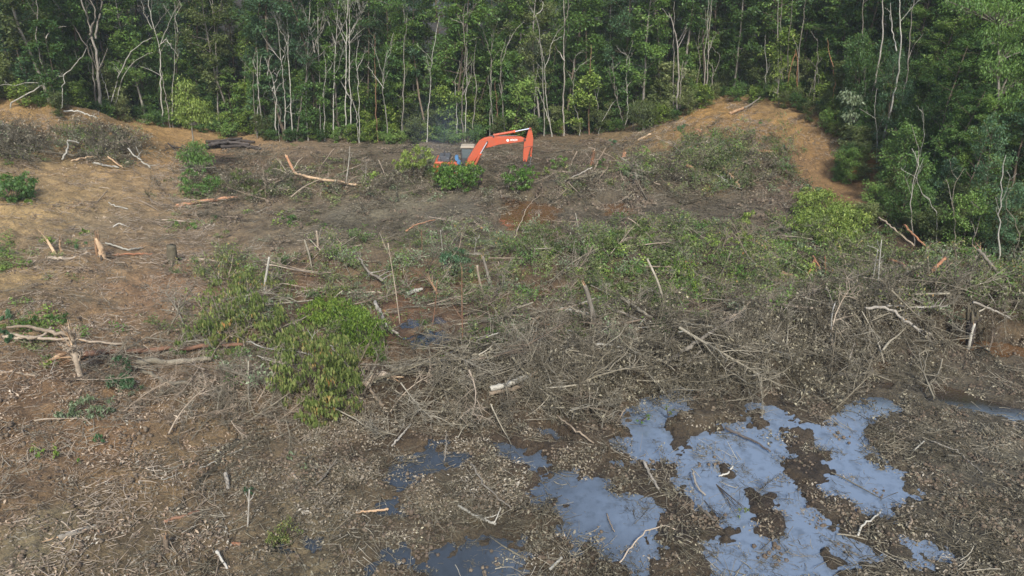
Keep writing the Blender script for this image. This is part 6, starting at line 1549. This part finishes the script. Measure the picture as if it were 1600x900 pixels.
# house
bm_obj('counterweight', prism([(xr, .95), (xr + .75, .95), (xr + .75, zt + .12), (xr + .1, zt + .12), (xr - .06, zt - .2)], -1.2, 1.2), 'orange', ex, .05)
bm_obj('deck', box(xr + .752, xr + 3.3, -1.2, 1.2, .95, 1.15), 'dark_metal', ex, .02)
xg0, xg1 = EP(*Z2(217, 500))[0], EP(*Z2(338, 500))[0]
zg1 = EP(*Z2(300, 478))[2]
bm_obj('side_panel', box(xr + .756, xg0 - .004, -1.2, -.3, 1.152, zg1 - .1), 'orange', ex, .02)
bm_obj('engine_door', prism([(xg0, 1.152), (xg1, 1.152), (xg1, zg1), (xg0, zg1)], -1.22, -.4), 'orange', ex, .02)
gr = bm_obj('grille', box(xg0 + .10, xg1 - .08, -1.245, -1.222, 1.25, zg1 - .09), 'dark_metal', ex, 0)
for k in range(6):
    z = 1.30 + k * (zg1 - .15 - 1.30) / 6
    bm_obj('slat', box(xg0 + .13, xg1 - .11, -1.27, -1.247, z, z + .05), 'engine_top', gr, 0)
bm_obj('engine_hood', prism([(EP(*Z2(188, 470))[0], zg1 + .003), (EP(*Z2(332, 470))[0], zg1 + .003), (EP(*Z2(326, 432))[0], EP(*Z2(326, 430))[2]), (EP(*Z2(195, 432))[0], EP(*Z2(195, 430))[2])], -1.0, .9), 'engine_top', ex, .05)
bm_obj('exhaust_pipe', rod((xr + .8, -.3, zg1 - .1), (xr + .78, -.3, zg1 + .75), .06), 'dark_metal', ex, 0)
bm_obj('hand_rail', rod((xr + .55, -1.1, zt + .1), (xr + .55, -1.1, zt + .5), .025, 6), 'dark_metal', ex, 0)
bm_obj('hand_rail', rod((xr + .55, -1.1, zt + .5), (xr + 1.0, -1.1, zt + .5), .025, 6), 'dark_metal', ex, 0)
bm_obj('air_filter', rod((xr + .45, -.5, zt + .22), (xr + .45, .4, zt + .22), .15), 'dark_metal', ex, 0)
bm_obj('fuel_tank', prism(outl([(345, 620), (430, 620), (432, 500), (405, 478), (345, 478)]), -1.18, -.35), 'orange', ex, .03)
bm_obj('tank_cap', rod(e2(372, 478, -.8), e2(372, 462, -.8), .07, 8), 'dark_metal', ex, 0)
bl = tag(mobj('blue_jug', None if False else (lambda bm: (bm.to_mesh(me := bpy.data.meshes.new('blue_jug')), bm.free(), me)[2])(prism(outl([(392, 452), (388, 420), (396, 408), (425, 410), (432, 448), (425, 470), (400, 470)]), -.85, -.5)), None, (gb[0], EY, EZ)), 'small blue plastic jug standing on the excavator deck by the cab', 'jug'); bl.data.materials.append(M['blue'])
bl = tag(mobj('blue_jug', (lambda bm: (bm.to_mesh(me := bpy.data.meshes.new('blue_jug')), bm.free(), me)[2])(prism(outl([(412, 498), (418, 462), (440, 450), (460, 466), (456, 500), (430, 505)]), -1.12, -.82)), None, (gb[0], EY, EZ)), 'blue plastic container leaning on the deck in front of the smaller jug', 'container'); bl.data.materials.append(M['blue'])
# cab on the far side of the boom
cab = bpy.data.objects.new('cab', None); link(cab, ex)
x0 = EP(*Z2(447, 400))[0]; x1 = EP(*Z2(605, 400))[0]; zr = EP(*Z2(500, 340))[2]
bm_obj('cab_frame', prism([(x0, 1.15), (x1 + .1, 1.15), (x1 + .1, 1.7), (x1, zr - .13), (x0, zr - .13)], .25, 1.2), 'dark_metal', cab, .04)
bm_obj('roof', prism([(x0 - .05, zr - .128), (x1 + .05, zr - .128), (x1 - .02, zr + .02), (x0, zr + .02)], .2, 1.25), 'cream', cab, .03)
bm_obj('window', box(x0 + .1, x0 + .95, .232, .247, 1.75, zr - .2), 'glass', cab, 0)
bm_obj('window', box(x0 + 1.05, x1 - .1, .232, .247, 1.6, zr - .2), 'glass', cab, 0)
# boom: plate-sided box girder, with pins
byc = -.05
boom = bm_obj('boom', prism(outl([(500, 545), (530, 470), (600, 355), (662, 262), (720, 228), (790, 213), (900, 207), (1050, 207), (1150, 212), (1208, 235), (1190, 264), (1050, 284), (900, 300), (790, 332), (742, 342), (700, 385), (640, 455), (568, 560)]), byc - .2, byc + .2), 'orange', ex, .025)
for cxy in ((762, 268), (1195, 240), (835, 205), (535, 535)):
    bm_obj('pin', rod(e2(*cxy, byc - .26), e2(*cxy, byc + .26), .07, 10), 'dark_metal', boom, 0)
bm_obj('bracket', prism(outl([(815, 212), (845, 185), (862, 212)]), byc - .12, byc + .12), 'orange', boom, 0)
bm_obj('hydraulic_pipe', rod(e2(800, 205, byc), e2(1110, 200, byc), .03, 6), 'dark_metal', boom, 0)
def cyl(name, a, b, c, d, y, r):
    rt = bm_obj(name, rod(e2(*a, y), e2(*b, y), r), 'orange', ex, 0)
    bm_obj('rod', rod(e2(*c, y), e2(*d, y), r * .55), 'chrome', rt, 0)
    bm_obj('end_cap', rod(e2(*b, y) - (e2(*b, y) - e2(*a, y)) * .06, e2(*b, y) + (e2(*b, y) - e2(*a, y)) * .015, r * 1.15), 'orange_bright', rt, 0)
cyl('boom_cylinder', (612, 545), (684, 400), (684, 400), (760, 270), byc - .36, .10)
cyl('boom_cylinder', (612, 545), (684, 400), (684, 400), (760, 270), byc + .36, .10)
cyl('arm_cylinder', (832, 196), (1085, 152), (1085, 152), (1258, 118), byc, .095)
arm = bm_obj('arm', prism(outl([(1258, 106), (1272, 112), (1288, 160), (1299, 235), (1292, 318), (1262, 345), (1222, 502), (1178, 495), (1180, 400), (1186, 330), (1192, 262), (1214, 232), (1232, 165), (1248, 120)]), byc - .16, byc + .16), 'orange', ex, .02)
for cxy in ((1262, 120), (1205, 245), (1200, 480)):
    bm_obj('pin', rod(e2(*cxy, byc - .22), e2(*cxy, byc + .22), .055, 10), 'dark_metal', arm, 0)
bm_obj('seam', prism(outl([(1184, 338), (1245, 318), (1290, 318), (1290, 322), (1246, 323), (1184, 343)]), byc - .168, byc - .163), 'dark_metal', arm, 0)
cyl('bucket_cylinder', (1284, 322), (1270, 440), (1270, 440), (1264, 535), byc, .065)
bm_obj('bucket_link', rod(e2(1264, 535, byc), e2(1215, 560, byc), .05), 'dark_metal', ex, 0)
bm_obj('arm_tip', prism(outl([(1180, 490), (1222, 500), (1215, 575), (1175, 565)]), byc - .12, byc + .12), 'muddy', ex, .02)
bk = bm_obj('bucket', prism(outl([(1150, 560), (1215, 555), (1250, 580), (1260, 640), (1220, 700), (1150, 715), (1095, 690), (1120, 660), (1160, 665), (1190, 640), (1185, 600)]), byc - .45, byc + .45), 'muddy', ex, .02)
for k in range(4):
    y = byc - .38 + k * .25
    bm_obj('tooth', prism(outl([(1098, 698), (1108, 676), (1070, 668)]), y - .04, y + .04), 'dark_metal', bk, 0)
# white emblem and lettering on the boom
bm_obj('emblem', rod(e2(1000, 249, byc - .203), e2(1000, 249, byc - .212), .095, 16), 'white', boom, 0)
tc = bpy.data.curves.new('lettering', 'FONT'); tc.body = 'HITACHI'; tc.size = .21; tc.extrude = .003; tc.offset = .004
tmp = bpy.data.objects.new('tmp_lettering', tc); COL.objects.link(tmp)
bpy.context.view_layer.update()
tme = bpy.data.meshes.new_from_object(tmp.evaluated_get(bpy.context.evaluated_depsgraph_get())); bpy.data.objects.remove(tmp)
tme.materials.clear(); tme.materials.append(M['white'])
lt = mobj('lettering', tme, boom); p = e2(1027, 257, byc - .206)
lt.location = p; lt.rotation_euler = (math.pi / 2, math.radians(-2), 0)
w_ = (e2(1112, 250, 0) - e2(1027, 250, 0))[0]; lw = max(v.co.x for v in tme.vertices) or 1
lt.scale = (w_ / lw, 1, 1)

# ------------------------------------------------------------------ thin bluish exhaust smoke drifting over the brush to the forest
sm_, nt_, out_ = new_mat('smoke')
vol = nt_.nodes.new('ShaderNodeVolumePrincipled'); vol.inputs['Color'].default_value = (.55, .68, .85, 1)
gp = nt_.nodes.new('ShaderNodeTexCoord').outputs['Object']
vl = nt_.nodes.new('ShaderNodeVectorMath'); vl.operation = 'LENGTH'; nt_.links.new(gp, vl.inputs[0])
fade = math_(nt_, 'SUBTRACT', 1.0, vl.outputs['Value'], clamp=True)
nz = noise(nt_, gp, 2.2, 3)
den = math_(nt_, 'MULTIPLY', math_(nt_, 'MULTIPLY', fade, ramp(nt_, nz, [(.38, (0, 0, 0)), (.65, (1, 1, 1))])), .03)
nt_.links.new(den, vol.inputs['Density']); nt_.links.new(vol.outputs[0], out_.inputs['Volume'])
bm = bmesh.new(); bmesh.ops.create_icosphere(bm, subdivisions=2, radius=1.0)
me = bpy.data.meshes.new('smoke'); bm.to_mesh(me); bm.free(); me.materials.append(sm_)
sc_ = plane_pt(690, 215, EY + 7)
so = mobj('smoke', me, None, sc_); so.scale = (4.2, 5.5, 4.6); so['kind'] = 'stuff'; so['label'] = 'thin bluish smoke drifting up behind the excavator'; so['category'] = 'smoke'

# ------------------------------------------------------------------ humid air
hz, nt_, out_ = new_mat('haze')
vol = nt_.nodes.new('ShaderNodeVolumePrincipled'); vol.inputs['Color'].default_value = (.80, .88, .95, 1); vol.inputs['Density'].default_value = .00032
nt_.links.new(vol.outputs[0], out_.inputs['Volume'])
bm = bmesh.new(); bmesh.ops.create_cube(bm, size=1.0)
me = bpy.data.meshes.new('haze'); bm.to_mesh(me); bm.free(); me.materials.append(hz)
ho = mobj('haze', me, kind='stuff'); ho.location = (0, 1250, 29); ho.scale = (6400, 2700, 65)
